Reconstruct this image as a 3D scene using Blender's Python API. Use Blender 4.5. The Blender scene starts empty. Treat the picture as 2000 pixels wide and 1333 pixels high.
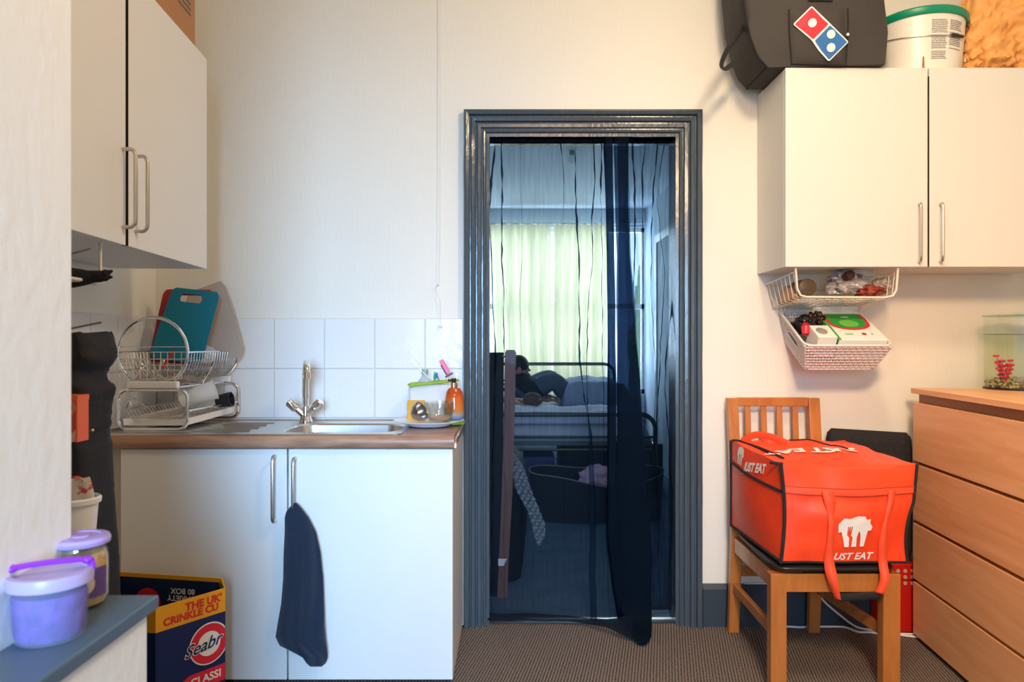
import bpy, bmesh, math, random
from mathutils import Vector, Matrix, noise
random.seed(7)
PI = math.pi
S = bpy.context.scene
COL = S.collection

def lin(h):
    h = h.lstrip('#')
    o = []
    for i in (0, 2, 4):
        c = int(h[i:i+2], 16) / 255
        o.append(c / 12.92 if c <= .04045 else ((c + .055) / 1.055) ** 2.4)
    return tuple(o)

# ---------------------------------------------------------------- camera
F = 1406.0
HC = 1.145
cam = bpy.data.cameras.new('camera')
cam.sensor_width = 36
cam.lens = F / 2000 * 36
cam.clip_start = .02
cam.dof.use_dof = True
cam.dof.focus_distance = 2.75
cam.dof.aperture_fstop = 4.5
camo = bpy.data.objects.new('camera', cam)
camo.location = (0, 0, HC)
camo.rotation_euler = (PI / 2, 0, 0)
COL.objects.link(camo)
S.camera = camo

# ---------------------------------------------------------------- world, lights, exposure
w = bpy.data.worlds.new('sky')
S.world = w
w.use_nodes = True
bg = w.node_tree.nodes['Background']
bg.inputs[0].default_value = (.62, .80, 1, 1)
bg.inputs[1].default_value = 5.0

def area(name, loc, rot, sx, sy, energy, color):
    l = bpy.data.lights.new(name, 'AREA')
    l.shape = 'RECTANGLE'
    l.size, l.size_y = sx, sy
    l.energy, l.color = energy, color
    o = bpy.data.objects.new(name, l)
    o.location, o.rotation_euler = loc, rot
    COL.objects.link(o)
    return o

# daylight coming in through the kitchen window behind the camera
kw = area('kitchen_window_daylight', (-.05, -2.22, 1.45), (math.radians(79), 0, math.radians(9)), 1.1, 1.2, 29, (.36, .64, 1))
kw.data.spread = math.radians(52)
# daylight through the bedroom window
area('bedroom_window_daylight', (.5, 7.25, 1.6), (math.radians(-90), 0, 0), 2.2, 1.5, 210, (.74, .88, 1))
# ceiling lamp of the kitchen
l = bpy.data.lights.new('kitchen_ceiling_lamp', 'POINT')
l.energy, l.color, l.shadow_soft_size = 54, (1, .77, .52), .09
o = bpy.data.objects.new('kitchen_ceiling_lamp', l)
o.location = (.80, 1.45, 2.52)
COL.objects.link(o)

# added warm fill light behind the camera, brightens the lower right
k2 = area('added_warm_fill', (.35, -.3, 2.45), (0, 0, 0), .35, .35, 15, (1, .66, .38))
k2.rotation_euler = (Vector((1.45, 2.8, .5)) - k2.location).to_track_quat('-Z', 'Y').to_euler()
k2.data.spread = math.radians(70)
S.view_settings.view_transform = 'Standard'
S.view_settings.look = 'None'
S.view_settings.gamma = 1
S.view_settings.use_curve_mapping = False
S.view_settings.exposure = -0.13
S.cycles.transparent_max_bounces = 32
S.cycles.max_bounces = 10

# ---------------------------------------------------------------- materials
def nt(m):
    m.use_nodes = True
    t = m.node_tree
    return t, t.nodes['Principled BSDF']

def coords(t, scale, rot=(0, 0, 0)):
    tc = t.nodes.new('ShaderNodeTexCoord')
    mp = t.nodes.new('ShaderNodeMapping')
    mp.inputs['Scale'].default_value = scale
    mp.inputs['Rotation'].default_value = rot
    t.links.new(tc.outputs['Object'], mp.inputs[0])
    return mp.outputs[0]

def mat(name, col, rough=.5, metal=0, bump=None, var=None, trans=0, ior=1.45, coat=0, sheen=0, alpha=1, sss=0):
    m = bpy.data.materials.new(name)
    t, b = nt(m)
    if isinstance(col, str): col = lin(col)
    b.inputs['Base Color'].default_value = (*col, 1)
    b.inputs['Roughness'].default_value = rough
    b.inputs['Metallic'].default_value = metal
    b.inputs['IOR'].default_value = ior
    b.inputs['Transmission Weight'].default_value = trans
    b.inputs['Coat Weight'].default_value = coat
    b.inputs['Sheen Weight'].default_value = sheen
    b.inputs['Alpha'].default_value = alpha
    if var:                                     # (scale xyz, colour 2, contrast lo, hi)
        n = t.nodes.new('ShaderNodeTexNoise')
        n.inputs['Scale'].default_value = 1
        n.inputs['Detail'].default_value = 5
        t.links.new(coords(t, var[0]), n.inputs['Vector'])
        r = t.nodes.new('ShaderNodeValToRGB')
        c2 = lin(var[1]) if isinstance(var[1], str) else var[1]
        r.color_ramp.elements[0].color = (*col, 1)
        r.color_ramp.elements[1].color = (*c2, 1)
        r.color_ramp.elements[0].position = var[2]
        r.color_ramp.elements[1].position = var[3]
        t.links.new(n.outputs[0], r.inputs[0])
        t.links.new(r.outputs[0], b.inputs['Base Color'])
    if bump:                                    # (scale xyz, strength, distance)
        n = t.nodes.new('ShaderNodeTexNoise')
        n.inputs['Scale'].default_value = 1
        n.inputs['Detail'].default_value = 4
        t.links.new(coords(t, bump[0]), n.inputs['Vector'])
        u = t.nodes.new('ShaderNodeBump')
        u.inputs['Strength'].default_value = bump[1]
        u.inputs['Distance'].default_value = bump[2]
        t.links.new(n.outputs[0], u.inputs['Height'])
        t.links.new(u.outputs[0], b.inputs['Normal'])
    return m

def emit(name, col, s):
    m = bpy.data.materials.new(name)
    t, b = nt(m)
    b.inputs['Emission Color'].default_value = (*col, 1)
    b.inputs['Emission Strength'].default_value = s
    return m

def wood(name, c1, c2, scale, rough=.45, coat=0.1, rot=(0, 0, 0)):
    m = bpy.data.materials.new(name)
    t, b = nt(m)
    b.inputs['Roughness'].default_value = rough
    b.inputs['Coat Weight'].default_value = coat
    co = coords(t, scale, rot)
    n = t.nodes.new('ShaderNodeTexNoise')
    n.inputs['Scale'].default_value = 1
    n.inputs['Detail'].default_value = 8
    n.inputs['Roughness'].default_value = .6
    n.inputs['Distortion'].default_value = .6
    t.links.new(co, n.inputs['Vector'])
    r = t.nodes.new('ShaderNodeValToRGB')
    r.color_ramp.elements[0].color = (*lin(c1), 1)
    r.color_ramp.elements[1].color = (*lin(c2), 1)
    r.color_ramp.elements[0].position = .3
    r.color_ramp.elements[1].position = .7
    t.links.new(n.outputs[0], r.inputs[0])
    t.links.new(r.outputs[0], b.inputs['Base Color'])
    return m

def sheer(name, tcol, dcol, opac, weave=None):
    """thin see-through cloth: part of the light passes, the threads scatter the rest"""
    m = bpy.data.materials.new(name)
    m.use_nodes = True
    t = m.node_tree
    t.nodes.remove(t.nodes['Principled BSDF'])
    out = t.nodes['Material Output']
    tr = t.nodes.new('ShaderNodeBsdfTransparent'); tr.inputs[0].default_value = (*tcol, 1)
    d = t.nodes.new('ShaderNodeBsdfDiffuse'); d.inputs[0].default_value = (*dcol, 1)
    tl = t.nodes.new('ShaderNodeBsdfTranslucent'); tl.inputs[0].default_value = (*dcol, 1)
    a = t.nodes.new('ShaderNodeMixShader'); a.inputs[0].default_value = .22
    t.links.new(d.outputs[0], a.inputs[1]); t.links.new(tl.outputs[0], a.inputs[2])
    x = t.nodes.new('ShaderNodeMixShader'); x.inputs[0].default_value = opac
    t.links.new(tr.outputs[0], x.inputs[1]); t.links.new(a.outputs[0], x.inputs[2])
    if weave:
        n = t.nodes.new('ShaderNodeTexNoise'); n.inputs['Scale'].default_value = 1; n.inputs['Detail'].default_value = 3
        t.links.new(coords(t, weave), n.inputs['Vector'])
        mr = t.nodes.new('ShaderNodeMapRange')
        mr.inputs[1].default_value = .35; mr.inputs[2].default_value = .65
        mr.inputs[3].default_value = opac - .07; mr.inputs[4].default_value = opac + .07
        t.links.new(n.outputs[0], mr.inputs[0]); t.links.new(mr.outputs[0], x.inputs[0])
    t.links.new(x.outputs[0], out.inputs[0])
    return m

def thin_glass(name, tcol, opac=.12, rough=.03):
    m = bpy.data.materials.new(name)
    m.use_nodes = True
    t = m.node_tree
    t.nodes.remove(t.nodes['Principled BSDF'])
    out = t.nodes['Material Output']
    tr = t.nodes.new('ShaderNodeBsdfTransparent'); tr.inputs[0].default_value = (*tcol, 1)
    g = t.nodes.new('ShaderNodeBsdfGlossy'); g.inputs['Roughness'].default_value = rough
    x = t.nodes.new('ShaderNodeMixShader'); x.inputs[0].default_value = opac
    t.links.new(tr.outputs[0], x.inputs[1]); t.links.new(g.outputs[0], x.inputs[2])
    t.links.new(x.outputs[0], out.inputs[0])
    return m

M = {}
M['wall'] = mat('wallpaper_paint', (.80, .775, .70), .6, bump=((160, 160, 22), .22, .003))
M['plaster'] = mat('plaster_paint', (.80, .765, .70), .5, bump=((70, 38, 26), .35, .004))
M['ceiling'] = mat('ceiling_paint', (.8, .78, .74), .8)
M['bedroom_wall'] = mat('bedroom_paint', (.58, .66, .74), .8)
M['tile'] = mat('glazed_tile', (.80, .80, .79), .12, bump=((14, 14, 14), .35, .006))
M['grout'] = mat('grout', (.62, .60, .57), .8)
M['slate_paint'] = mat('dark_blue_grey_gloss', (.058, .078, .098), .2, bump=((45, 45, 22), .2, .006), var=((90, 90, 9), (.085, .105, .12), .52, .8))
M['sill_paint'] = mat('blue_grey_sill_paint', '#506270', .35, bump=((30, 30, 30), .2, .002))
M['skirting'] = mat('slate_skirting', (.035, .05, .068), .45, bump=((6, 40, 40), .3, .003))
M['laminate'] = mat('white_laminate', (.69, .68, .65), .38)
M['laminate_b'] = mat('white_laminate_base', (.77, .775, .77), .32, var=((3, 3, 2), (.74, .745, .74), .4, .7))
M['edge'] = mat('pale_edge', (.66, .62, .55), .5)
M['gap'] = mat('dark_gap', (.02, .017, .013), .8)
M['steel'] = mat('brushed_steel', (.62, .61, .59), .28, 1, bump=((200, 6, 6), .08, .001))
M['nickel'] = mat('nickel_handle', (.60, .55, .49), .3, 1)
M['chrome'] = mat('chrome', (.82, .82, .84), .08, 1)
M['chrome_wire'] = mat('chrome_wire', (.66, .64, .62), .18, 1)
M['white_wire'] = mat('white_coated_wire', (.72, .67, .58), .4)
M['white_plastic'] = mat('white_plastic', (.78, .77, .74), .4)
M['basket'] = mat('white_basket_plastic', (.74, .70, .68), .45)
M['walnut'] = wood('walnut_worktop', '#7c5240', '#ba9274', (3.5, 26, 26), .35)
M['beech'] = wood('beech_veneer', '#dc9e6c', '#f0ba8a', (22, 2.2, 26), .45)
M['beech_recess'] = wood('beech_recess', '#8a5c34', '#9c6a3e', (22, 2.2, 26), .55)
M['chair_wood'] = wood('chair_wood', '#a5602a', '#bf7a3c', (30, 30, 3), .32, .3)
M['plank'] = wood('brown_plank', '#6a4234', '#855844', (30, 30, 3), .5)
M['black_cloth'] = mat('black_cloth', (.014, .013, .016), .85, bump=((60, 60, 60), .5, .004))
M['black_pad'] = mat('black_vinyl', (.012, .012, .012), .35)
M['black_plastic'] = mat('black_plastic', (.012, .012, .014), .4)
M['dbag'] = mat('charcoal_bag_cloth', (.040, .036, .034), .75, bump=((14, 14, 14), .35, .01))
M['orange'] = mat('orange_red_bag', (.95, .072, .018), .42, bump=((16, 16, 16), .3, .008), var=((5, 5, 5), (.86, .056, .014), .4, .7))
M['orange_strap'] = mat('orange_strap', (.9, .085, .03), .5)
M['white_print'] = mat('white_print', (.82, .80, .78), .5)
M['logo_red'] = mat('logo_red', '#d42438', .5)
M['logo_blue'] = mat('logo_blue', '#2d6bb0', .5)
M['navy_towel'] = mat('navy_towel', (.006, .018, .042), .95, bump=((160, 160, 160), .7, .003), sheen=.3)
M['navy_box'] = mat('navy_card', (.005, .017, .10), .45)
M['navy_in'] = mat('navy_card_inner', (.007, .018, .07), .5)
M['yellow_card'] = mat('yellow_card', (.80, .36, .012), .45)
M['red_print'] = mat('red_print', (.62, .03, .02), .5)
M['cardboard'] = mat('cardboard', '#a87850', .7, bump=((40, 40, 40), .1, .002))
M['glass'] = thin_glass('clear_glass', (.93, .95, .94), .14)
M['frost'] = mat('frosted_plastic', (.85, .86, .86), .35, alpha=.38)
M['teal'] = mat('teal_plastic', (.004, .165, .25), .42, bump=((60, 60, 60), .1, .001))
M['red'] = mat('red_plastic', (.42, .015, .02), .42)
M['grey_board'] = mat('grey_board', (.42, .37, .33), .5)
M['green'] = mat('lime_green', (.28, .45, .02), .4)
M['emerald'] = mat('green_lid', (.0, .25, .13), .35)
M['bucket'] = mat('bucket_plastic', (.78, .75, .68), .35)
M['print_dark'] = mat('dark_print', (.10, .095, .09), .6)
M['orange_bag'] = mat('orange_paper', (.82, .40, .12), .5, bump=((9, 9, 9), .4, .012))
M['voile'] = sheer('black_voile', (.68, .75, .84), (.011, .024, .042), .25, weave=(120, 120, 6))
M['voile_hem'] = sheer('black_voile_hem', (.55, .66, .78), (.010, .014, .022), .86)
M['cream_curtain'] = None
print('mats ok')

# ---------------------------------------------------------------- geometry helpers
WM = {}

class MB:
    def __init__(s):
        s.v, s.f, s.m = [], [], []
    def add(s, vs, fs, mi=0, T=None):
        n = len(s.v)
        for p in vs:
            p = Vector(p)
            s.v.append(T @ p if T is not None else p)
        for q in fs:
            s.f.append([i + n for i in q]); s.m.append(mi)
        return s
    def box(s, x0, x1, y0, y1, z0, z1, mi=0, T=None):
        vs = [(x, y, z) for x in (x0, x1) for y in (y0, y1) for z in (z0, z1)]
        return s.add(vs, [(0, 1, 3, 2), (4, 6, 7, 5), (0, 4, 5, 1), (2, 3, 7, 6), (0, 2, 6, 4), (1, 5, 7, 3)], mi, T)
    def prism(s, poly, z0, z1, mi=0, T=None):
        n = len(poly)
        vs = [(p[0], p[1], z0) for p in poly] + [(p[0], p[1], z1) for p in poly]
        fs = [list(range(n))[::-1], list(range(n, 2 * n))] + [(i, (i + 1) % n, n + (i + 1) % n, n + i) for i in range(n)]
        return s.add(vs, fs, mi, T)
    def tube(s, path, r, seg=8, closed=False, mi=0, T=None, flat=1.0):
        P = [Vector(p) for p in path]
        n = len(P)
        rs = r if isinstance(r, (list, tuple)) else [r] * n
        def tan(i):
            if closed: return (P[(i + 1) % n] - P[i - 1]).normalized()
            return (P[min(i + 1, n - 1)] - P[max(i - 1, 0)]).normalized()
        t0 = tan(0)
        up = Vector((0, 0, 1)) if abs(t0.z) < .9 else Vector((1, 0, 0))
        nn = (up - t0 * up.dot(t0)).normalized()
        vs = []
        for i in range(n):
            t = tan(i)
            nn = (nn - t * nn.dot(t))
            nn = nn.normalized() if nn.length > 1e-6 else t.orthogonal().normalized()
            b = t.cross(nn)
            for k in range(seg):
                a = 2 * PI * k / seg
                vs.append(P[i] + nn * math.cos(a) * rs[i] + b * math.sin(a) * rs[i] * flat)
        fs = []
        for i in range(n if closed else n - 1):
            j = (i + 1) % n
            for k in range(seg):
                fs.append((i * seg + k, i * seg + (k + 1) % seg, j * seg + (k + 1) % seg, j * seg + k))
        if not closed:
            fs.append(list(range(seg))[::-1]); fs.append([(n - 1) * seg + k for k in range(seg)])
        return s.add(vs, fs, mi, T)
    def lathe(s, c, prof, seg=32, mi=0, T=None, sy=1):
        vs = []
        c = Vector(c)
        for r, z in prof:
            for k in range(seg):
                a = 2 * PI * k / seg
                vs.append(c + Vector((r * math.cos(a), r * math.sin(a) * sy, z)))
        fs = []
        for i in range(len(prof) - 1):
            for k in range(seg):
                fs.append((i * seg + k, i * seg + (k + 1) % seg, (i + 1) * seg + (k + 1) % seg, (i + 1) * seg + k))
        if prof[0][0] > 1e-5: fs.append(list(range(seg))[::-1])
        if prof[-1][0] > 1e-5: fs.append([(len(prof) - 1) * seg + k for k in range(seg)])
        return s.add(vs, fs, mi, T)
    def grid(s, fn, nu, nv, mi=0, cu=False, T=None):
        vs = [fn(i / (nu if cu else nu - 1), j / (nv - 1)) for j in range(nv) for i in range(nu)]
        fs = []
        for j in range(nv - 1):
            for i in range(nu if cu else nu - 1):
                k = (i + 1) % nu
                fs.append((j * nu + i, j * nu + k, (j + 1) * nu + k, (j + 1) * nu + i))
        return s.add(vs, fs, mi, T)
    def ball(s, c, r, seg=16, rings=10, mi=0, T=None):
        r = Vector(r) if isinstance(r, (tuple, list)) else Vector((r, r, r))
        c = Vector(c)
        def fn(u, v):
            a, b = 2 * PI * u, PI * (v - .5)
            return c + Vector((r.x * math.cos(b) * math.cos(a), r.y * math.cos(b) * math.sin(a), r.z * math.sin(b)))
        return s.grid(fn, seg, rings, mi, True, T)
    def build(s, name, mats, parent=None, local=False, smooth=True, bevel=0, solid=0, sub=0, ang=35, weld=False):
        me = bpy.data.meshes.new(name)
        vs = s.v
        if parent is not None:
            if not local:
                inv = WM[parent.name].inverted()
                vs = [inv @ v for v in vs]
            off = None
        else:
            xs = [v.x for v in vs]; ys = [v.y for v in vs]; zs = [v.z for v in vs]
            off = Vector(((min(xs) + max(xs)) / 2, (min(ys) + max(ys)) / 2, min(zs)))
            vs = [v - off for v in vs]
        me.from_pydata([tuple(v) for v in vs], [], s.f)
        if not isinstance(mats, (list, tuple)): mats = [mats]
        for m_ in mats: me.materials.append(M[m_] if isinstance(m_, str) else m_)
        for p, i in zip(me.polygons, s.m):
            p.material_index = i
            p.use_smooth = smooth
        bm = bmesh.new(); bm.from_mesh(me)
        bmesh.ops.remove_doubles(bm, verts=bm.verts, dist=1e-5)
        bmesh.ops.recalc_face_normals(bm, faces=bm.faces)
        bm.to_mesh(me); bm.free()
        if smooth: me.set_sharp_from_angle(angle=math.radians(ang))
        o = bpy.data.objects.new(name, me)
        COL.objects.link(o)
        if parent is not None:
            o.parent = parent
            WM[o.name] = WM[parent.name]
        else:
            o.location = off
            WM[o.name] = Matrix.Translation(off)
        if solid:
            k = o.modifiers.new('thickness', 'SOLIDIFY'); k.thickness = solid; k.offset = 0
        if bevel:
            k = o.modifiers.new('bevel', 'BEVEL'); k.width = bevel; k.segments = 2; k.limit_method = 'ANGLE'; k.angle_limit = math.radians(40)
        if sub:
            k = o.modifiers.new('subdivision', 'SUBSURF'); k.levels = sub; k.render_levels = sub
        return o

def thing(name, label, cat, loc=(0, 0, 0), rz=0, group=None):
    o = bpy.data.objects.new(name, None)
    o.empty_display_size = .05
    COL.objects.link(o)
    o.location = loc
    o.rotation_euler = (0, 0, rz)
    WM[o.name] = Matrix.Translation(Vector(loc)) @ Matrix.Rotation(rz, 4, 'Z')
    return tag(o, label, cat, group)

def tag(o, label, cat, group=None, kind=None):
    o['label'] = label
    o['category'] = cat
    if group: o['group'] = group
    if kind: o['kind'] = kind
    return o

def struct(o):
    o['kind'] = 'structure'
    return o

def P(px, py, Y):
    return Vector(((px - 1000) * Y / F, Y, HC - (py - 666.5) * Y / F))

def text_geo(s, size=1.0, shear=0, bold=0.0, align='CENTER', spacing=1.0):
    cu = bpy.data.curves.new('t', 'FONT')
    cu.body = s; cu.size = size; cu.shear = shear; cu.offset = bold
    cu.align_x = align; cu.align_y = 'CENTER'; cu.space_character = spacing; cu.resolution_u = 3
    ob = bpy.data.objects.new('t', cu)
    COL.objects.link(ob)
    dg = bpy.context.evaluated_depsgraph_get()
    ev = ob.evaluated_get(dg)
    me = ev.to_mesh()
    vs = [v.co.copy() for v in me.vertices]
    fs = [list(p.vertices) for p in me.polygons]
    ev.to_mesh_clear()
    bpy.data.objects.remove(ob); bpy.data.curves.remove(cu)
    return vs, fs

def put_geo(mb, geo, fn, mi=0):
    """fn maps a flat (x, y) to a point in space"""
    mb.add([fn(v[0], v[1]) for v in geo[0]], geo[1], mi)

def poly_geo(pts):
    bm = bmesh.new()
    vs = [bm.verts.new((p[0], p[1], 0)) for p in pts]
    bm.faces.new(vs)
    bmesh.ops.triangulate(bm, faces=bm.faces)
    bm.verts.index_update()
    r = [v.co.copy() for v in bm.verts], [[v.index for v in f.verts] for f in bm.faces]
    bm.free()
    return r

def rot_geo(g, a, dx=0, dy=0):
    c, s_ = math.cos(a), math.sin(a)
    return [Vector((v[0] * c - v[1] * s_ + dx, v[0] * s_ + v[1] * c + dy, 0)) for v in g[0]], g[1]

def rrect(x0, x1, y0, y1, r, n=6):
    out = []
    for cx, cy, a0 in ((x1 - r, y1 - r, 0), (x0 + r, y1 - r, 90), (x0 + r, y0 + r, 180), (x1 - r, y0 + r, 270)):
        for k in range(n):
            a = math.radians(a0 + 90 * k / (n - 1))
            out.append((cx + r * math.cos(a), cy + r * math.sin(a)))
    return out

def smooth_path(pts, n=8):
    """Catmull-Rom through the points"""
    pts = [Vector(p) for p in pts]
    out = []
    for i in range(len(pts) - 1):
        p0 = pts[max(i - 1, 0)]; p1 = pts[i]; p2 = pts[i + 1]; p3 = pts[min(i + 2, len(pts) - 1)]
        for k in range(n):
            t = k / n
            out.append(.5 * ((2 * p1) + (p2 - p0) * t + (2 * p0 - 5 * p1 + 4 * p2 - p3) * t * t + (3 * p1 - p0 - 3 * p2 + p3) * t ** 3))
    out.append(pts[-1])
    return out

def interp(tab, x):
    """piecewise linear table [(x, val...)]"""
    if x <= tab[0][0]: return tab[0][1:]
    for a, b in zip(tab, tab[1:]):
        if x <= b[0]:
            t = (x - a[0]) / (b[0] - a[0])
            t = t * t * (3 - 2 * t) if len(tab) < 4 else t
            return tuple(p + (q - p) * t for p, q in zip(a[1:], b[1:]))
    return tab[-1][1:]

def nz(x, y=0, z=0):
    return noise.noise(Vector((x, y, z)))
# ================================================================ THE SETTING
DY = 2.9                                           # back wall of the kitchen
DXL, DXR, DZT = -.103, .67, 1.98                   # the doorway
# carpet
m = bpy.data.materials.new('ribbed_brown_carpet'); t, b = nt(m)
b.inputs['Roughness'].default_value = .95
co = coords(t, (1, 1, 1), (0, 0, math.radians(12)))
wv = t.nodes.new('ShaderNodeTexWave'); wv.inputs['Scale'].default_value = 30; wv.inputs['Distortion'].default_value = 1.6; wv.inputs['Detail'].default_value = 3; wv.inputs['Detail Scale'].default_value = 12
t.links.new(co, wv.inputs['Vector'])
n1 = t.nodes.new('ShaderNodeTexNoise'); n1.inputs['Scale'].default_value = 160; n1.inputs['Detail'].default_value = 2
t.links.new(co, n1.inputs['Vector'])
mx = t.nodes.new('ShaderNodeMath'); mx.operation = 'MULTIPLY_ADD'; mx.inputs[1].default_value = .55
t.links.new(wv.outputs['Fac'], mx.inputs[0]); t.links.new(n1.outputs[0], mx.inputs[2])
r = t.nodes.new('ShaderNodeValToRGB')
r.color_ramp.elements[0].color = (.022, .015, .013, 1); r.color_ramp.elements[0].position = .42
r.color_ramp.elements[1].color = (.24, .195, .17, 1); r.color_ramp.elements[1].position = 1.0
t.links.new(mx.outputs[0], r.inputs[0]); t.links.new(r.outputs[0], b.inputs['Base Color'])
bu = t.nodes.new('ShaderNodeBump'); bu.inputs['Strength'].default_value = .8; bu.inputs['Distance'].default_value = .004
t.links.new(mx.outputs[0], bu.inputs['Height']); t.links.new(bu.outputs[0], b.inputs['Normal'])
M['carpet'] = m
M['blue_carpet'] = mat('blue_grey_carpet', (.075, .12, .18), .95, bump=((120, 120, 120), .8, .006), var=((9, 9, 9), (.05, .09, .145), .35, .7))

q = MB(); q.box(-1.7, 2.3, -2.4, 2.98, -.1, 0); struct(q.build('floor', 'carpet', smooth=False))
q = MB(); q.box(-2.1, 1.45, 2.98, 7.2, -.1, .003); struct(q.build('floor', 'blue_carpet', smooth=False))
q = MB(); q.box(-1.7, 2.3, -2.4, 3.02, 2.85, 2.95); struct(q.build('ceiling', 'ceiling', smooth=False))
q = MB(); q.box(-2.1, 1.45, 3.02, 7.2, 2.44, 2.54); struct(q.build('ceiling', 'bedroom_wall', smooth=False))
q = MB()
q.box(-1.6, DXL, DY, 3.02, 0, 2.85); q.box(DXR, 2.3, DY, 3.02, 0, 2.85); q.box(DXL, DXR, DY, 3.02, DZT, 2.85)
struct(q.build('wall_back', 'wall', smooth=False))
def LX(y): return -1.435 + .1 * (DY - y)           # the left wall runs slightly askew
q = MB(); q.prism([(LX(2.9), 2.9), (-1.7, 2.9), (-1.7, 1.148), (LX(1.148), 1.148)], 0, 2.85)
struct(q.build('wall_left', 'wall', smooth=False))
q = MB(); q.box(-1.7, -.70, -2.4, 1.148, 0, 2.85); struct(q.build('wall_near_left', 'plaster', smooth=False, bevel=.006))
q = MB(); q.box(-.70, -.605, -2.3, 1.148, 0, .699); q.box(-.86, -.605, 1.148, 1.192, 0, .699)
struct(q.build('wall_low_left', 'plaster', smooth=False))
q = MB(); q.prism([(-.588, -2.3), (-.588, 1.20), (-.88, 1.20), (-.88, 1.149), (-.70, 1.149), (-.70, -2.3)], .70, .722)
struct(q.build('trim_1', 'sill_paint', smooth=False, bevel=.003))
q = MB(); q.box(2.15, 2.3, -2.4, 2.9, 0, 2.85); struct(q.build('wall_right', 'wall', smooth=False))
# wall behind the camera with its window
q = MB(); q.box(-.7, 2.15, -2.4, -2.3, 0, .85); q.box(-.7, 2.15, -2.4, -2.3, 2.25, 2.85)
q.box(-.7, -.65, -2.4, -2.3, .85, 2.25); q.box(.55, 2.15, -2.4, -2.3, .85, 2.25)
struct(q.build('wall_behind', 'wall', smooth=False))
q = MB()
for a in (-.65, -.08, .50): q.box(a, a + .05, -2.38, -2.33, .85, 2.25)
for a in (.85, 1.52, 2.20): q.box(-.65, .55, -2.38, -2.33, a, a + .05)
struct(q.build('window_1', 'white_plastic', smooth=False))
# bedroom shell
q = MB(); q.box(-2.1, -2.0, 3.02, 7.1, 0, 2.44); struct(q.build('wall_left_bedroom', 'bedroom_wall', smooth=False))
q = MB(); q.box(1.31, 1.45, 3.02, 7.1, 0, 2.44); struct(q.build('wall_right_bedroom', 'bedroom_wall', smooth=False))
WX0, WX1, WZ0, WZ1 = -.55, 1.305, .62, 2.26
q = MB()
q.box(-2.0, WX0, 7.05, 7.2, 0, 2.44); q.box(WX1, 1.31, 7.05, 7.2, 0, 2.44)
q.box(WX0, WX1, 7.05, 7.2, 0, WZ0); q.box(WX0, WX1, 7.05, 7.2, WZ1, 2.44)
struct(q.build('wall_back_bedroom', 'bedroom_wall', smooth=False))
win = MB()
for a in (WX0, .32, 1.277): win.box(a, a + .028, 7.10, 7.15, WZ0, WZ1)
for a in (WZ0, 1.46, WZ1 - .04): win.box(WX0, WX1, 7.10, 7.15, a, a + .05)
win = struct(win.build('window_2', 'white_plastic', smooth=False))
q = MB(); q.box(WX0, WX1, 7.12, 7.125, WZ0, WZ1)
q.build('pane', 'glass', win, smooth=False)
# white door set in the right bedroom wall
q = MB(); q.box(1.285, 1.308, 6.42, 6.50, 0.003, 2.09); q.box(1.285, 1.308, 5.60, 5.68, 0.003, 2.09); q.box(1.285, 1.308, 5.68, 6.42, 2.02, 2.09)
d2 = struct(q.build('door_2', 'white_plastic', smooth=False))
q = MB(); q.box(1.297, 1.308, 5.68, 6.42, .003, 2.02); q.build('door_leaf', 'bedroom_wall', d2, smooth=False)

# splash tiles: back wall and left wall
def tiles(xs, zs, fn, name):
    q = MB()
    a = []
    for i in range(len(xs) - 1):
        for j in range(len(zs) - 1):
            x0, x1, z0, z1 = xs[i] + .0012, xs[i + 1] - .0012, zs[j] + .0012, zs[j + 1] - .0012
            e = .0022
            pts = [fn(x, z, d) for (x, z, d) in ((x0, z0, .001), (x1, z0, .001), (x1, z1, .001), (x0, z1, .001),
                   (x0 + e, z0 + e, .006), (x1 - e, z0 + e, .006), (x1 - e, z1 - e, .006), (x0 + e, z1 - e, .006))]
            q.add(pts, [(4, 5, 6, 7), (0, 1, 5, 4), (1, 2, 6, 5), (2, 3, 7, 6), (3, 0, 4, 7)])
    pts = [fn(x, z, .0025) for (x, z) in ((xs[0], zs[0]), (xs[-1], zs[0]), (xs[-1], zs[-1]), (xs[0], zs[-1]))]
    q.add(pts, [(0, 1, 2, 3)], 1)
    struct(q.build(name, ['tile', 'grout'], smooth=True, ang=60))
tiles([-1.43, -1.361, -1.159, -.957, -.755, -.553, -.350, -.196], [.835, 1.033, 1.236], lambda x, z, d: (x, DY - d, z), 'trim_2')
c45 = math.atan(.1)
tiles([0.01, .15, .352, .554, .756, .96], [.835, 1.033, 1.236], lambda x, z, d: (LX(DY - x) + d, DY - x, z), 'trim_3')

# door architrave: one moulded profile mitred round the opening
prof = [(-.012, -.10), (-.012, .004), (0, .006), (.004, .014), (.010, .016), (.013, .009), (.019, .009), (.022, .018), (.034, .020), (.037, .012), (.042, .012),
        (.046, .024), (.058, .028), (.061, .022), (.066, .022), (.069, .036), (.080, .040), (.087, .038), (.090, .030), (.090, 0)]
q = MB(); vs = []; fs = []
k = len(prof)
st = []
for (u, d) in prof:
    pass
stations = []
N = 40
for i in range(N + 1):
    z = (DZT) * i / N
    stations.append(('L', z))
for i in range(N + 1):
    stations.append(('R', DZT - DZT * i / N))
for side, z in stations:
    for (u, d) in prof:
        wob = .0012 * nz(z * 9, u * 60, 3)
        if side == 'L':
            x = DXL - u + wob; zz = z if z < DZT - 1e-6 else DZT + u
        else:
            x = DXR + u + wob; zz = z if z < DZT - 1e-6 else DZT + u
        vs.append((x, DY - d - .4 * wob, zz))
for i in range(len(stations) - 1):
    for j in range(k - 1):
        fs.append((i * k + j, i * k + j + 1, (i + 1) * k + j + 1, (i + 1) * k + j))
q.add(vs, fs)
d1 = struct(q.build('door_1', 'slate_paint', ang=25))
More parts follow.
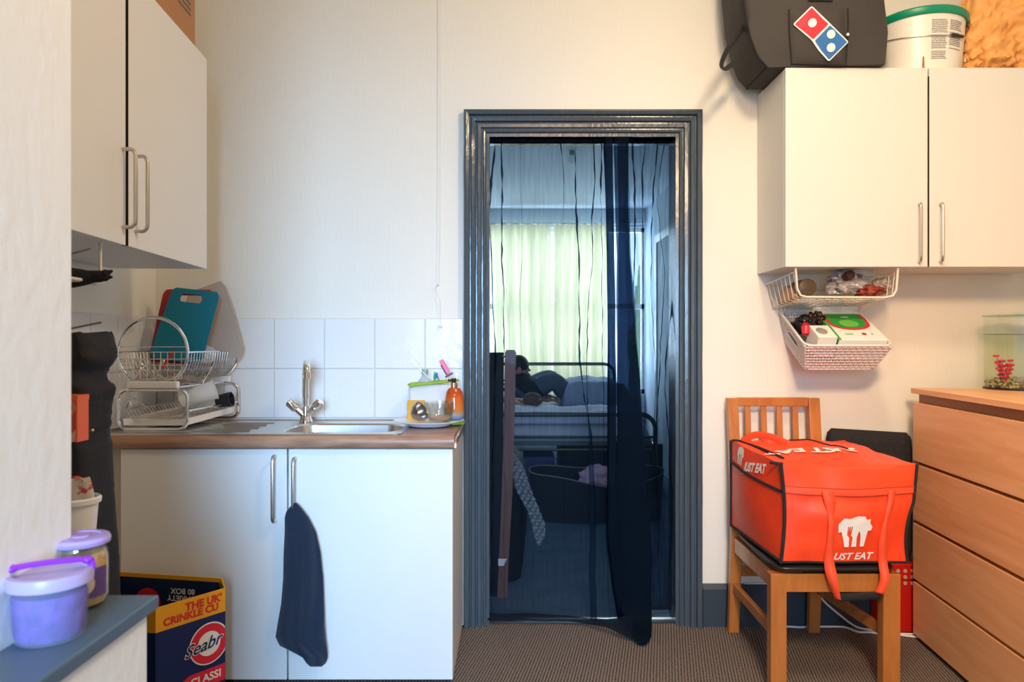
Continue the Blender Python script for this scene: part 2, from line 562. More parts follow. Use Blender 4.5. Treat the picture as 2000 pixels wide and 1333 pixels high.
q = MB(); q.box(DXL - .001, DXL + .010, 2.905, 3.03, 0.001, 1.97); q.box(DXR - .010, DXR + .001, 2.905, 3.03, 0.001, 1.97); q.box(DXL, DXR, 2.905, 3.03, 1.968, 1.979)
q.build('jamb', 'slate_paint', d1, smooth=False)
q = MB()
q.add([(DXL - .0, 2.915, .002), (DXR, 2.915, .002), (DXR, 2.93, .010), (DXL, 2.93, .010), (DXR, 2.96, .010), (DXL, 2.96, .010), (DXR, 2.975, .003), (DXL, 2.975, .003)],
      [(0, 1, 2, 3), (3, 2, 4, 5), (5, 4, 6, 7)])
q.build('threshold_strip', 'steel', d1)['label'] = 'silver metal threshold strip'

# skirting
q = MB(); q.add([(x, DY - d, z) for x in (.765, 2.15) for (d, z) in ((0, 0), (.020, 0), (.020, .150), (.012, .166), (0, .168))],
                [(0, 1, 6, 5), (1, 2, 7, 6), (2, 3, 8, 7), (3, 4, 9, 8), (0, 4, 3, 2, 1), (5, 6, 7, 8, 9)])
struct(q.build('baseboard_back', 'skirting', ang=20))

# ================================================================ KITCHEN, LEFT SIDE
# ---- base cabinet
bc = thing('base_cabinet', 'white two-door sink base cabinet under the wood worktop', 'cabinet', (-.752, 2.65, 0))
q = MB(); q.box(-1.306, -1.288, 2.424, 2.888, .012, .782); q.box(-.216, -.198, 2.424, 2.888, .012, .782); q.box(-1.288, -.216, 2.424, 2.888, .03, .048); q.box(-1.288, -.216, 2.87, 2.888, .03, .66); q.box(-.76, -.742, 2.424, 2.44, .03, .68); q.build('carcass', 'laminate_b', bc, smooth=False, bevel=.0015)
q = MB(); q.box(-1.368, -1.310, 2.432, 2.50, .012, .782); q.build('filler_panel', 'edge', bc, smooth=False)
q = MB(); q.box(-1.29, -.21, 2.46, 2.50, 0, .02); q.build('plinth', 'gap', bc, smooth=False)
def bar_handle(parent, x, y, z0, z1, out, r=.006, m='steel', dirv=(0, -1)):
    a = Vector((x, y, z1)); b_ = Vector((x, y, z0)); d = Vector((dirv[0], dirv[1], 0)) * out
    e = .018
    up = Vector((0, 0, 1))
    pth = [a] + [a + d * .6] + [a + d * .6 + (d * .4) * math.sin(t) - up * e * (1 - math.cos(t)) for t in (.4, .8, 1.2, PI / 2)]
    pth += [b_ + d * .6 + (d * .4) * math.sin(t) + up * e * (1 - math.cos(t)) for t in (PI / 2, 1.2, .8, .4)] + [b_ + d * .6, b_]
    q = MB(); q.tube(pth, r, 10)
    return q.build('handle', m, parent)
q = MB(); q.box(-1.306, -.7515, 2.402, 2.421, .014, .784); dr = q.build('door', 'laminate_b', bc, smooth=False, bevel=.0015)
bar_handle(dr, -.789, 2.402, .546, .762, .032)
q = MB(); q.box(-.7460, -.198, 2.402, 2.421, .014, .784); dr = q.build('door', 'laminate_b', bc, smooth=False, bevel=.0015)
bar_handle(dr, -.7215, 2.402, .550, .755, .032)

# ---- worktop with a hole for the sink
SX0, SX1, SY0, SY1 = -.80, -.395, 2.455, 2.715
q = MB()
def slab(x0, x1, y0, y1, ends=True):
    q.box(x0, x1, y0, y1, .787, .830)
slab(-1.372, SX0 - .01, 2.42, 2.896); slab(SX1 + .01, -.192, 2.42, 2.896)
slab(SX0 - .01, SX1 + .01, 2.42, SY0 - .01); slab(SX0 - .01, SX1 + .01, SY1 + .01, 2.896)
pr = [(2.42, .830), (2.400, .830), (2.393, .8275), (2.388, .821), (2.386, .812), (2.386, .795), (2.389, .789), (2.395, .787), (2.42, .787)]
n = len(pr)
q.add([(x, y, z) for x in (-1.372, -.192) for (y, z) in pr], [(i, i + 1, n + i + 1, n + i) for i in range(n - 1)] + [list(range(n)), list(range(n, 2 * n))])
wt = q.build('worktop', 'walnut', smooth=True, ang=50)
tag(wt, 'walnut-effect wood worktop running from the left wall to the door frame', 'worktop')
q = MB(); q.tube(smooth_path([(-.188, 2.392, .79), (-.188, 2.40, .812), (-.186, 2.45, .826), (-.184, 2.6, .831), (-.184, 2.88, .833)], 6), .0045, 6, flat=.5)
q.build('edge_strip', 'steel', wt)['label'] = 'loose silver end strip'

# ---- sink
q = MB()
n = 7
outer = rrect(-1.366, -.372, 2.405, 2.800, .03, n); inner = rrect(SX0, SX1, SY0, SY1, .07, n)
inner2 = rrect(SX0 + .006, SX1 - .006, SY0 + .006, SY1 - .006, .066, n); bot = rrect(SX0 + .02, SX1 - .02, SY0 + .02, SY1 - .02, .06, n)
bot2 = rrect(SX0 + .045, SX1 - .045, SY0 + .045, SY1 - .045, .05, n)
loops = [(outer, .8305), (rrect(-1.364, -.374, 2.407, 2.798, .03, n), .8335), (inner, .8334), (inner2, .828), (bot, .72), (bot2, .700)]
vs = [(x, y, z) for lp, z in loops for x, y in lp]
L = len(outer)
fs = [(i * L + k, i * L + (k + 1) % L, (i + 1) * L + (k + 1) % L, (i + 1) * L + k) for i in range(5) for k in range(L)]
fs.append([5 * L + k for k in range(L)])
q.add(vs, fs)
sk = tag(q.build('sink', 'steel', ang=30), 'stainless steel inset sink with ribbed drainer in the wood worktop', 'sink')
q = MB()
for i in range(7):
    y = 2.47 + i * .042
    q.tube([(-1.33, y, .8338), (-.90 - .01 * (i % 2), y, .8338)], .0035, 8, flat=1)
q.build('drainer_ridges', 'steel', sk)
q = MB(); q.lathe((-.60, 2.585, .701), [(0, .001), (.02, .001), (.035, .003), (.037, .0)], 20); q.build('drain', 'chrome', sk)

# ---- tap
tp = thing('mixer_tap', 'chrome mixer tap with two round handles behind the sink', 'tap', (-.790, 2.757, .8345))
X, Y, Z = -.790, 2.757, .8345
q = MB(); q.lathe((X, Y, Z), [(0, 0), (.026, 0), (.026, .006), (.022, .012), (.019, .03), (.018, .045), (.016, .06), (0, .062)], 24)
q.build('base', 'chrome', tp)
q = MB()
q.tube(smooth_path([(X, Y, Z + .05), (X, Y, Z + .175), (X + .004, Y - .012, Z + .207), (X + .013, Y - .04, Z + .225), (X + .025, Y - .08, Z + .228), (X + .036, Y - .115, Z + .213), (X + .038, Y - .122, Z + .197)], 6),
       .0125, 16)
sp = q.build('spout', 'chrome', tp)
q = MB(); q.lathe((X + .038, Y - .122, Z + .172), [(0, 0), (.014, 0), (.0145, .025), (.012, .028), (0, .028)], 20); q.build('aerator', 'chrome', sp)
for s_ in (-1, 1):
    a = Vector((X, Y - .005, Z + .022)); d = Vector((s_ * .72, -.12, .68)).normalized()
    q = MB()
    q.tube([a, a + d * .045], [.013, .012], 16)
    arm = q.build('valve_arm', 'chrome', tp)
    q = MB(); q.tube([a + d * .042, a + d * .045, a + d * .048, a + d * .082, a + d * .086], [.012, .0165, .0185, .0175, .014], 16)
    q.build('knob', 'chrome', arm)

# ---- navy tea towel on the second door handle
rows = [(983, 574, 579, .010), (990, 567, 586, .012), (1000, 559, 594, .016), (1012, 556, 603, .018), (1040, 556, 617, .022), (1080, 554, 626, .026), (1130, 553, 631, .028), (1180, 549, 633, .030),
        (1220, 542, 634, .032), (1245, 538, 636, .032), (1262, 546, 638, .028), (1272, 566, 639, .026), (1284, 590, 640, .022), (1296, 598, 637, .018), (1303, 606, 628, .010)]
YT = 2.372
def towel(u, v):
    py = 983 + v * 320
    l_, r_, th = interp(rows, py)
    cx, hw = (l_ + r_) / 2, (r_ - l_) / 2
    a = 2 * PI * u
    ca, sa = math.cos(a), math.sin(a)
    x = cx + hw * (abs(ca) ** .8) * (1 if ca > 0 else -1)
    fold = .006 * math.sin((x - cx) * .17 + py * .008) * min(1, v * 4) + .005 * math.sin(x * .09 + 2 - py * .012)
    y = YT - (th * .45) * sa + (fold if sa > 0 else 0)
    y = min(y, 2.397) if sa < 0 else y
    return P(x, py, y) + Vector((0, .0, .0))
q = MB(); q.grid(towel, 72, 56, cu=True)
tw = tag(q.build('tea_towel', 'navy_towel', ang=80), 'dark navy tea towel hanging from the right base cabinet handle', 'towel')

# ---- left wall cabinet (rotated with the askew left wall)
kk = -.0815
x2, y2 = P(404, 0, 2.475).x, 2.475
ang = math.atan(.0815)
lc = thing('wall_cabinet', 'white two-door wall cabinet on the left wall above the dish rack', 'cabinet', (x2, y2, P(0, 526, 2.475).z), ang)
# local: +x runs into the room front plane normal, -y towards the camera
H = .722
q = MB(); q.box(-.318, -.020, -1.205, -.002, .0, H); q.build('carcass', 'laminate', lc, local=True, smooth=False, bevel=.001)
q = MB(); q.box(-.020, -.0185, -.622, -.592, .004, H - .004); q.build('shadow_gap', 'gap', lc, local=True, smooth=False)
for (a, b_) in ((-.598, 0), (-1.205, -.615)):
    q = MB(); q.box(-.018, 0, a, b_, 0, H); dd = q.build('door', 'laminate', lc, local=True, smooth=False, bevel=.0012)
    if a > -1:
        q = MB(); q.box(-.0180, -.0008, a - .0012, a + .0002, .001, H - .001); q.build('seam_shade', 'gap', dd, local=True, smooth=False)['label'] = 'black strip painted as shade in the door seam'  # black strip over the door's side, paints the shade of the seam
    hy = (a + .038) if a > -1 else (b_ - .018)
    Wl = WM[lc.name]
    pw = Wl @ Vector((0, hy, 0)); dv = Wl.to_3x3() @ Vector((1, 0, 0))
    bar_handle(dd, pw.x, pw.y, P(0, 526, 2.475).z + .045, P(0, 526, 2.475).z + .245, .032, .005, 'nickel', (dv.x, dv.y))

# cardboard box on top of it
cb = thing('cardboard_box', 'brown cardboard box lying on top of the left wall cabinet', 'box', (x2, y2, P(0, 526, 2.475).z + H + .001), ang)
q = MB(); q.box(-.30, -.035, -.44, -.012, 0, .30); q.build('carton', 'cardboard', cb, local=True, smooth=False, bevel=.002)
q = MB()
for i in range(8):
    wdt = .10 + .03 * ((i * 7) % 4)
    q.box(-.0349, -.0340, -.06 - wdt, -.055, .12 + i * .018, .127 + i * .018)
q.build('printed_text', 'print_dark', cb, local=True, smooth=False)['label'] = 'lines of small dark print'
gb = thing('storage_tin', 'dark grey box beside the cardboard box on the left wall cabinet', 'box', (x2, y2, P(0, 526, 2.475).z + H + .001), ang)
q = MB(); q.box(-.28, -.03, -.70, -.46, 0, .25); q.build('body', 'print_dark', gb, local=True, smooth=False, bevel=.004)

# ---- wire rack hung under the left cabinet, black umbrella in it
zc = P(0, 526, 2.475).z
ur = thing('hanging_wire_shelf', 'white wire shelf hung beneath the left wall cabinet', 'wire shelf', P(196, 552, 1.80), ang)
x0 = P(196, 0, 1.80).x
q = MB()
zb = P(0, 553, 1.80).z
Ty = 1.80
def uy(a): return Ty - a
for a in (0, .36):
    dx = .0815 * a
    q.tube([(x0 + dx, uy(a), zc + .006), (x0 + dx, uy(a), zb + .012), (x0 - .012 + dx, uy(a), zb), (x0 - .24 + dx, uy(a), zb), (x0 - .24 + dx, uy(a), zc)], .004, 8)
q.tube([(x0, Ty, zb), (x0 + .03, Ty - .36, zb)], .004, 8)
q.build('frame', 'white_wire', ur)
q = MB()
for i in range(9):
    a = .02 + i * .04
    q.tube([(x0 + .0815 * a, uy(a), zb - .004), (x0 - .24, uy(a), zb - .004)], .0018, 6)
q.build('wire_grid', 'white_wire', ur)
q = MB()
def boom(u, v):
    # long black folded sleeve with two tapering tails
    a = 2 * PI * u
    t_ = v
    p = P(60 + 128 * t_, 0, 1.72)
    z = P(0, 545 - 3 * t_, 1.72).z
    h = .030 * (1 - t_) ** .4 + .004
    return Vector((p.x, 1.72 + .03 * math.cos(a) * (1 - t_ * .6), z + h * math.sin(a)))
q.grid(boom, 20, 20, cu=True)
q.tube(smooth_path([P(175, 538, 1.72), P(195, 538, 1.72), P(208, 534, 1.72), P(220, 529, 1.72)], 6), [.012] * 8 + [.010] * 5 + [.008, .006, .005, .004, .003, .002], 8)
q.tube(smooth_path([P(175, 545, 1.72), P(195, 544, 1.72), P(208, 543, 1.72), P(219, 541, 1.72)], 6), [.010] * 8 + [.008] * 5 + [.006, .005, .004, .004, .003, .003], 8)
ub = tag(q.build('folded_sleeve', 'black_cloth', ang=60), 'folded black cloth with two pointed ends on the wire shelf', 'cloth')
for (p0, p1, lab) in (((120, 501), (176, 486), 'thin dark metal rod sticking out below the left wall cabinet'), ((110, 648), (198, 630), 'thin dark metal rod above the black cloth cover')):
    q = MB(); q.tube([P(*p0, 1.62), P(*p1, 1.66)], .0022, 8)
    tag(q.build('metal_skewer', 'print_dark'), lab, 'rod')

# ---- black cloth-covered rack standing in the recess behind the near wall
cv = thing('cloth_covered_rack', 'narrow rack under a torn black cloth cover left of the worktop', 'rack', (-1.17, 1.86, 0))
rowsb = [(0, 60, 222), (.585, 60, 208), (.70, 60, 201), (.85, 60, 196), (.875, 60, 196), (.885, 60, 190), (.969, 60, 196), (1.024, 60, 204), (1.030, 60, 200), (1.036, 60, 189), (1.055, 60, 185), (1.075, 60, 190), (1.085, 60, 202), (1.101, 60, 209), (1.14, 60, 205), (1.165, 60, 196)]
def cover(u, v):
    z = .02 + v * 1.145
    l_, r_ = interp(rowsb, z)
    Yc = 1.86
    X0 = -1.27; X1 = (r_ - 1000) * Yc / F
    a = 2 * PI * u
    hw = (X1 - X0) / 2; cx = (X0 + X1) / 2
    ca, sa = math.cos(a), math.sin(a)
    sx = abs(ca) ** .5 * (1 if ca > 0 else -1); sy = abs(sa) ** .5 * (1 if sa > 0 else -1)
    jag = .007 * nz(z * 60, u * 9) * (1 if z > .9 else .3)
    return Vector((cx + hw * sx + jag, Yc + .10 * sy + .006 * math.sin(ca * 9 + z * 3), z + (.012 * nz(u * 30, 5) if v > .98 else 0)))
q = MB(); q.grid(cover, 72, 150, cu=True); q.grid(lambda u, v: cover(u, 1.0) * v + Vector((-1.18, 1.86, 1.16)) * (1 - v), 64, 4, cu=True)
q.build('cloth_cover', 'black_cloth', cv, ang=60)
q = MB()
for z in (.02, .60, .897): q.box(-1.25, -1.075, 1.60, 1.775, z, z + .014)
for x in (-1.24, -1.09):
    q.tube([(x, 1.61, 0), (x, 1.61, .90)], .006, 8)
q.build('rack_shelves', mat('dark_blue_metal', (.012, .016, .04), .4), cv, smooth=False)
q = MB(); q.ball(P(180, 841, 1.755), .0045); q.build('press_stud', mat('brass', (.7, .55, .2), .3, 1), cv)
Yp = 1.67
q = MB(); a0 = P(110, 866, Yp); b0 = P(163, 780, Yp)
q.box(a0.x, b0.x - .004, Yp - .02, Yp + .02, .913, b0.z)
pk = tag(q.build('snack_packet', mat('packet_red', '#c8463a', .4, var=((30, 30, 30), '#e8b0a0', .5, .62)), smooth=False, bevel=.003), 'orange and red printed packet in front of the black cloth cover', 'packet')
q = MB(); q.box(a0.x - .002, b0.x, Yp - .023, Yp + .023, b0.z - .002, b0.z + .010); q.box(b0.x - .005, b0.x - .001, Yp - .022, Yp + .022, .913, b0.z)
q.build('orange_edge', mat('orange_edge', '#e0602a', .45), pk, smooth=False)
# white tub with a bag in it
Yb = 1.66
tbz = .6155
c_ = P(150, 0, Yb)
tb = thing('white_tub', 'white tapered plastic tub below the orange packet', 'tub', (c_.x, Yb, tbz))
hz = P(0, 984, Yb).z
q = MB(); q.lathe((c_.x, Yb, tbz), [(0, 0), (.032, 0), (.044, hz - tbz), (.041, hz - tbz), (.03, .004), (0, .004)], 28); q.build('body', 'white_plastic', tb)
q = MB(); q.lathe((c_.x, Yb, hz), [(.044, 0), (.050, .002), (.051, .012), (.047, .016), (.042, .012), (.041, 0)], 28); q.build('rim', 'white_plastic', tb)
q = MB()
def bagm(u, v):
    a = 2 * PI * u; r = .037 * (1 + .14 * math.sin(a * 3 + v * 3)) * (1 - .15 * v)
    return Vector((c_.x + r * math.cos(a), Yb + r * math.sin(a) * .6, hz - .02 + .075 * v + .006 * math.sin(a * 4)))
q.grid(bagm, 36, 8, cu=True); q.grid(lambda u, v: bagm(u, 1) * (1 - v) + Vector((c_.x, Yb, hz + .055)) * v, 36, 3, cu=True)
tag(q.build('crumpled_food_bag', mat('white_red_bag', '#c9bfb4', .4, var=((40, 40, 40), '#b84038', .52, .58)), ang=60), 'white and red crumpled food bag in the white tub', 'bag')

# ---- tubs on the sill
def jar():
    x, y, z = P(157, 0, 1.150).x, 1.150, .7225
    t = thing('spread_jar', 'glass jar of pale spread with a lavender lid on the sill', 'jar', (x, y, z))
    q = MB(); q.lathe((x, y, z), [(0, .002), (.030, 0), (.036, .004), (.0405, .014), (.0405, .075), (.038, .088), (.034, .094), (.034, .100)], 40); q.build('glass_body', 'glass', t)
    q = MB(); q.lathe((x, y, z), [(0, .004), (.034, .006), (.0385, .015), (.0385, .074), (.036, .086), (0, .087)], 40); q.build('spread', mat('pale_spread', '#c59a5c', .5, var=((60, 60, 60), '#e0c48c', .4, .6)), t)
    q = MB(); q.grid(lambda u, v: Vector((x + .0412 * math.cos(a_ := -PI * .98 + u * PI * .99), y + .0412 * math.sin(a_), z + .020 + .046 * v)), 40, 2)
    lb = q.build('paper_label', mat('purple_label', '#5c4a86', .5), t)
    q = MB()
    ctr = -.95
    def onlab(px_, py_): 
        a_ = ctr + px_ / .0416
        return Vector((x + .0416 * math.cos(a_), y + .0416 * math.sin(a_), z + .043 + py_))
    q.grid(lambda u, v: onlab((.004 + .013 * v) * math.cos(2 * PI * u), (.004 + .013 * v) * math.sin(2 * PI * u)), 28, 3, cu=True)
    q.build('label_emblem', mat('cream_print', '#d9cdb0', .5), lb)
    q = MB(); q.lathe((x, y, z + .097), [(.0, -.0), (.037, 0), (.0425, .003), (.0435, .009), (.041, .014), (.030, .0155), (.028, .0135), (.013, .0135), (.012, .0155), (0, .0155)], 40)
    q.build('lid', mat('lavender_plastic', '#a890c8', .35), t)
jar()
def tub():
    x, y, z = P(98, 0, 1.03).x, 1.03, .7225
    t = thing('purple_tub', 'see-through tub of purple contents with a bright purple lid handle on the sill', 'tub', (x, y, z))
    q = MB(); q.lathe((x, y, z), [(0, 0), (.042, 0), (.046, .006), (.0505, .085), (.0515, .090)], 44); q.build('clear_body', mat('lilac_clear', (.70, .72, .90), .15, alpha=.16), t)
    q = MB()
    q.lathe((x, y, z), [(0, .002), (.040, .003), (.044, .008), (.0475, .062), (.046, .066), (.02, .069), (0, .067)], 44)
    q.build('contents', mat('purple_contents', '#5e3c9e', .7, bump=((70, 70, 70), .6, .006), var=((40, 40, 40), '#482c84', .4, .6)), t)
    q = MB(); q.lathe((x, y, z), [(.050, .076), (.0545, .077), (.0550, .088), (.053, .094), (.046, .095), (.044, .091), (0, .091)], 44)
    ld = q.build('lid', mat('pale_lilac', '#b9a6d2', .35, alpha=.85), t)
    q = MB(); a = math.radians(28); d = Vector((math.cos(a), math.sin(a), 0)); c = Vector((x, y, z))
    pts = [c + d * s_ * .052 + Vector((0, 0, h)) for s_, h in ((-1.02, .088), (-.98, .101), (-.80, .104), (0, .106), (.80, .104), (.98, .101), (1.02, .088))]
    q.tube(smooth_path(pts, 5), .0042, 10)
    q.ball(c - d * .046 + Vector((0, 0, .103)), (.008, .008, .006)); q.ball(c + d * .046 + Vector((0, 0, .103)), (.008, .008, .006))
    q.build('handle', mat('bright_purple', '#8a2cc4', .35), t)
tub()

# ---- crisps box
z1 = .395
A, B, C_, D_, E_ = Vector((-1.0, 2.02, 0)), Vector((-.872, 2.185, 0)), Vector((-.918, 2.275, 0)), Vector((-1.30, 2.34, 0)), Vector((-1.28, 2.06, 0))
cr = thing('crisps_box', 'open navy and yellow cardboard crisps box on the floor in front of the base cabinet', 'box', (-1.07, 2.19, 0))
q = MB()
pts = [A, B, C_, D_, E_]
for a, b_ in ((A, B), (B, C_), (C_, D_), (D_, E_), (E_, A)):
    q.add([a, b_, b_ + Vector((0, 0, z1 - .07)), a + Vector((0, 0, z1 - .07))], [(0, 1, 2, 3)])
q.add([p + Vector((0, 0, .002)) for p in pts], [(0, 1, 2, 3, 4)])
q.build('navy_walls', 'navy_box', cr, smooth=False, solid=.004)
q = MB()
for a, b_ in ((A, B), (B, C_), (C_, D_), (D_, E_), (E_, A)):
    q.add([a + Vector((0, 0, z1 - .07)), b_ + Vector((0, 0, z1 - .07)), b_ + Vector((0, 0, z1)), a + Vector((0, 0, z1))], [(0, 1, 2, 3)])
q.build('yellow_band', 'yellow_card', cr, smooth=False, solid=.004)
# navy lining: the back wall is folded so that its printed side faces in
q = MB()
cn = (C_ + D_ + A + B + E_) / 5
for a, b_ in ((C_, D_), (D_, E_), (B, C_)):
    a2, b2 = a + (cn - a).normalized() * .008, b_ + (cn - b_).normalized() * .008
    q.add([a2 + Vector((0, 0, .01)), b2 + Vector((0, 0, .01)), b2 + Vector((0, 0, z1 - .012)), a2 + Vector((0, 0, z1 - .012))], [(0, 1, 2, 3)])
q.build('lining', 'navy_in', cr, smooth=False, solid=.002)
# lettering on the face A-B
fx = (B - A).normalized(); fn_ = Vector((fx.y, -fx.x, 0)); Wd = (B - A).length
def onf(x, z, off=.0026): return A + fx * x + fn_ * off + Vector((0, 0, z))
q = MB()
put_geo(q, text_geo("THE UK'", .031, bold=.0012, align='LEFT'), lambda x, y: onf(.085 + x, z1 - .024 + y - .02 * 0 + 0))
put_geo(q, text_geo("CRINKLE CU", .0295, bold=.0012, align='LEFT'), lambda x, y: onf(.020 + x * 1.0, z1 - .049 + y))
q.build('red_lettering', 'red_print', cr, smooth=False)['label'] = "red lettering THE UK'S CRINKLE CUT"
ccx, ccz = .157, z1 - .150
q = MB()
def ring(r0, r1, off, mb, squash=1):
    n_ = 40
    vs = [];
    for k in range(n_ + 1):
        a = PI / 2 + 2 * PI * k / n_
        for r in (r0, r1):
            vs.append(onf(min(ccx + r * math.cos(a), Wd - .001), ccz + r * math.sin(a), off))
    mb.add(vs, [(2 * k, 2 * k + 1, 2 * k + 3, 2 * k + 2) for k in range(n_)])
ring(.0, .062, .0036, q)
q.build('emblem_disc', 'white_print', cr, smooth=False)
q = MB(); ring(.036, .058, .0042, q); q.build('emblem_ring', 'logo_red', cr, smooth=False)
q = MB()
g = text_geo("Seabr", .050, shear=.35, bold=.0026, align='LEFT'); put_geo(q, g, lambda x, y: onf(min(.080 + x, Wd - .001), ccz + y + x * .12 - .008, .0048))
q.build('script_outline', 'white_print', cr, smooth=False)
q = MB()
g = text_geo("Seabr", .050, shear=.35, bold=.0006, align='LEFT'); put_geo(q, g, lambda x, y: onf(min(.080 + x, Wd - .001), ccz + y + x * .12 - .008, .0054))
q.build('script_lettering', 'navy_box', cr, smooth=False)['label'] = 'navy script lettering Seabrook'
q = MB(); put_geo(q, poly_geo([(.078, ccz - .085), (.095, ccz - .075), (Wd - .001, ccz - .075), (Wd - .001, ccz - .125), (.095, ccz - .125), (.078, ccz - .115)]), lambda x, y: onf(x, y, .0036))
q.build('banner', 'logo_red', cr, smooth=False)
q = MB(); put_geo(q, text_geo("CLASSI", .032, bold=.0008, align='LEFT'), lambda x, y: onf(min(.098 + x, Wd - .001), ccz - .100 + y, .0042))
q.build('white_lettering', 'white_print', cr, smooth=False)['label'] = 'white lettering CLASSIC'
# upside-down lettering inside the back wall
bx = (C_ - D_).normalized(); bn = Vector((bx.y, -bx.x, 0))
def onb(x, z): return D_ + bx * x + bn * .0135 + Vector((0, 0, z))
q = MB()
put_geo(q, text_geo("80 BOX", .025, bold=.0007), lambda x, y: onb(.262 - x, z1 - .044 - y))
put_geo(q, text_geo("VARIETY", .025, bold=.0007), lambda x, y: onb(.256 - x, z1 - .067 - y))
q.build('inner_lettering', 'white_print', cr, smooth=False)['label'] = 'upside-down white lettering VARIETY 80 BOX'
q = MB(); put_geo(q, ([Vector((.045 * math.cos(k * PI / 12), .045 * math.sin(k * PI / 12), 0)) for k in range(24)], [list(range(24))]), lambda x, y: onb(.140 + x, z1 - .085 + y))
q.build('inner_emblem', 'logo_red', cr, smooth=False)

# ---- pull cord
q = MB()
pc = smooth_path([P(859, -200, 2.885), P(859, 100, 2.885), P(859, 300, 2.885), P(858, 480, 2.885), P(856, 555, 2.885)], 4)
q.tube(pc, .0014, 6)
q.tube(smooth_path([P(856, 553, 2.883), P(851, 562, 2.883), P(853, 572, 2.883), P(859, 592, 2.883), P(860, 634, 2.883)], 6), .0014, 6)
q.ball(P(855, 556, 2.882), (.005, .005, .006))
pl = q.build('pull_cord', 'white_plastic')
tag(pl, 'thin white light pull cord hanging down the wall beside the door', 'cord')
q = MB(); q.lathe(P(860, 639, 2.883), [(0, 0), (.009, 0), (.009, .003), (.005, .008), (0, .009)], 14); q.build('cord_end', 'white_plastic', pl)
q = MB(); q.box(P(859, 0, 2.885).x - .03, P(859, 0, 2.885).x + .03, 2.85, 2.9, 2.80, 2.85)
q.build('switch_housing', 'white_plastic', pl, smooth=False)
# ================================================================ DISH RACK AND WHAT STANDS ROUND THE SINK
ZW = .8345
rk = thing('dish_rack', 'two-tier chrome dish rack standing on the sink drainer', 'dish rack', (-1.215, 2.67, ZW))
RY0, RY1 = 2.47, 2.86
def rx(t, s_):                       # t: 0 near .. 1 far, s_: -1 left .. 1 right
    return -1.232 + .026 * t + s_ * .118
def lower_frame(y, t):
    cx = rx(t, 0)
    pts = [(cx + a, y, ZW + .0075 + b_) for a, b_ in [(p[0], p[1]) for p in rrect(-.118, .118, 0, .135, .03, 6)]]
    return pts
for y, t in ((RY0, 0), (RY1, 1)):
    q = MB(); q.tube(lower_frame(y, t), .0055, 10, closed=True); q.build('lower_frame', 'chrome', rk)
# upper end hoops: a big ring open at the foot
def hoop(y, t):
    cx = rx(t, 0); R_ = .120; cz = ZW + .272
    pts = []
    a0 = math.radians(-52)
    for k in range(41):
        a = a0 + (PI - 2 * a0) * k / 40
        pts.append((cx + R_ * math.cos(a), y, cz + R_ * math.sin(a)))
    return pts
q = MB(); q.tube(hoop(RY0 - .002, 0), .0055, 10); q.build('hoop', 'chrome', rk)
# far end: curved side legs without the top of the ring
q = MB()
hp = hoop(RY1, 1)
q.tube([p for p in hp if p[2] < ZW + .30][:11], .0055, 10); q.tube([p for p in hp if p[2] < ZW + .30][-11:], .0055, 10)
q.build('hoop', 'chrome', rk)
# middle struts
q = MB()
for s_ in (-1, 1):
    q.tube([(rx(.5, s_), 2.66, ZW + .235), (rx(.5, s_ * .62), 2.665, ZW + .158), (rx(.5, s_ * .62 - .1 * s_), 2.665, ZW + .156)], .0045, 8)
    q.tube([(rx(0, s_), RY0, ZW + .070), (rx(1, s_), RY1, ZW + .070)], .0035, 8)
    q.tube([(rx(0, s_ * .62), RY0, ZW + .15), (rx(1, s_ * .62), RY1, ZW + .15)], .0045, 8)
    q.tube([(rx(0, s_), RY0, ZW + .272), (rx(1, s_), RY1, ZW + .272)], .0035, 8)
q.build('side_rail', 'chrome', rk)
q = MB(); q.box(rx(0, -.72), rx(0, .74), RY0 - .012, RY0 + .014, ZW + .148, ZW + .172); q.build('white_clip', 'white_plastic', rk, smooth=False, bevel=.004)['label'] = 'white plastic clip'
q = MB(); q.box(rx(1, -.72), rx(1, .74), RY1 - .012, RY1 + .014, ZW + .148, ZW + .172); q.build('white_clip', 'white_plastic', rk, smooth=False, bevel=.004)
# drip tray
q = MB()
q.add([(rx(0, -.9), RY0 + .01, ZW + .020), (rx(0, .9), RY0 + .01, ZW + .020), (rx(1, .9), RY1 - .01, ZW + .030), (rx(1, -.9), RY1 - .01, ZW + .030)], [(0, 1, 2, 3)])
for s_ in (-.9, .9):
    q.add([(rx(0, s_), RY0 + .01, ZW + .020), (rx(1, s_), RY1 - .01, ZW + .030), (rx(1, s_ * 1.02), RY1 - .01, ZW + .052), (rx(0, s_ * 1.02), RY0 + .01, ZW + .042)], [(0, 1, 2, 3)])
q.build('drip_tray', 'white_plastic', rk, smooth=False, solid=.003)
# basket wires of the upper tier: U-shaped cross wires and long wires
q = MB()
zt, zb_ = ZW + .272, ZW + .180
for i in range(20):
    t = .03 + .94 * i / 19
    y = RY0 + (RY1 - RY0) * t
    q.tube(smooth_path([(rx(t, -1), y, zt), (rx(t, -.92), y, zt - .05), (rx(t, -.66), y, zb_), (rx(t, 0), y, zb_ - .004), (rx(t, .66), y, zb_), (rx(t, .92), y, zt - .05), (rx(t, 1), y, zt)], 3), .0014, 5)
for s_, z in ((-1, zt), (-.95, zt - .03), (-.86, zt - .06), (-.55, zb_), (0, zb_ - .003), (.55, zb_), (.86, zt - .06), (.95, zt - .03), (1, zt)):
    q.tube([(rx(0, s_), RY0 + .008, z), (rx(1, s_), RY1 - .008, z)], .0015, 5)
for z in (zt + .018, zt, zt - .024, zt - .045, zt - .062):
    f_ = 1.0 if z > zt - .05 else .86
    q.tube([(rx(.02, -f_), RY0 + .006, z), (rx(.02, f_), RY0 + .006, z)], .0015, 5)
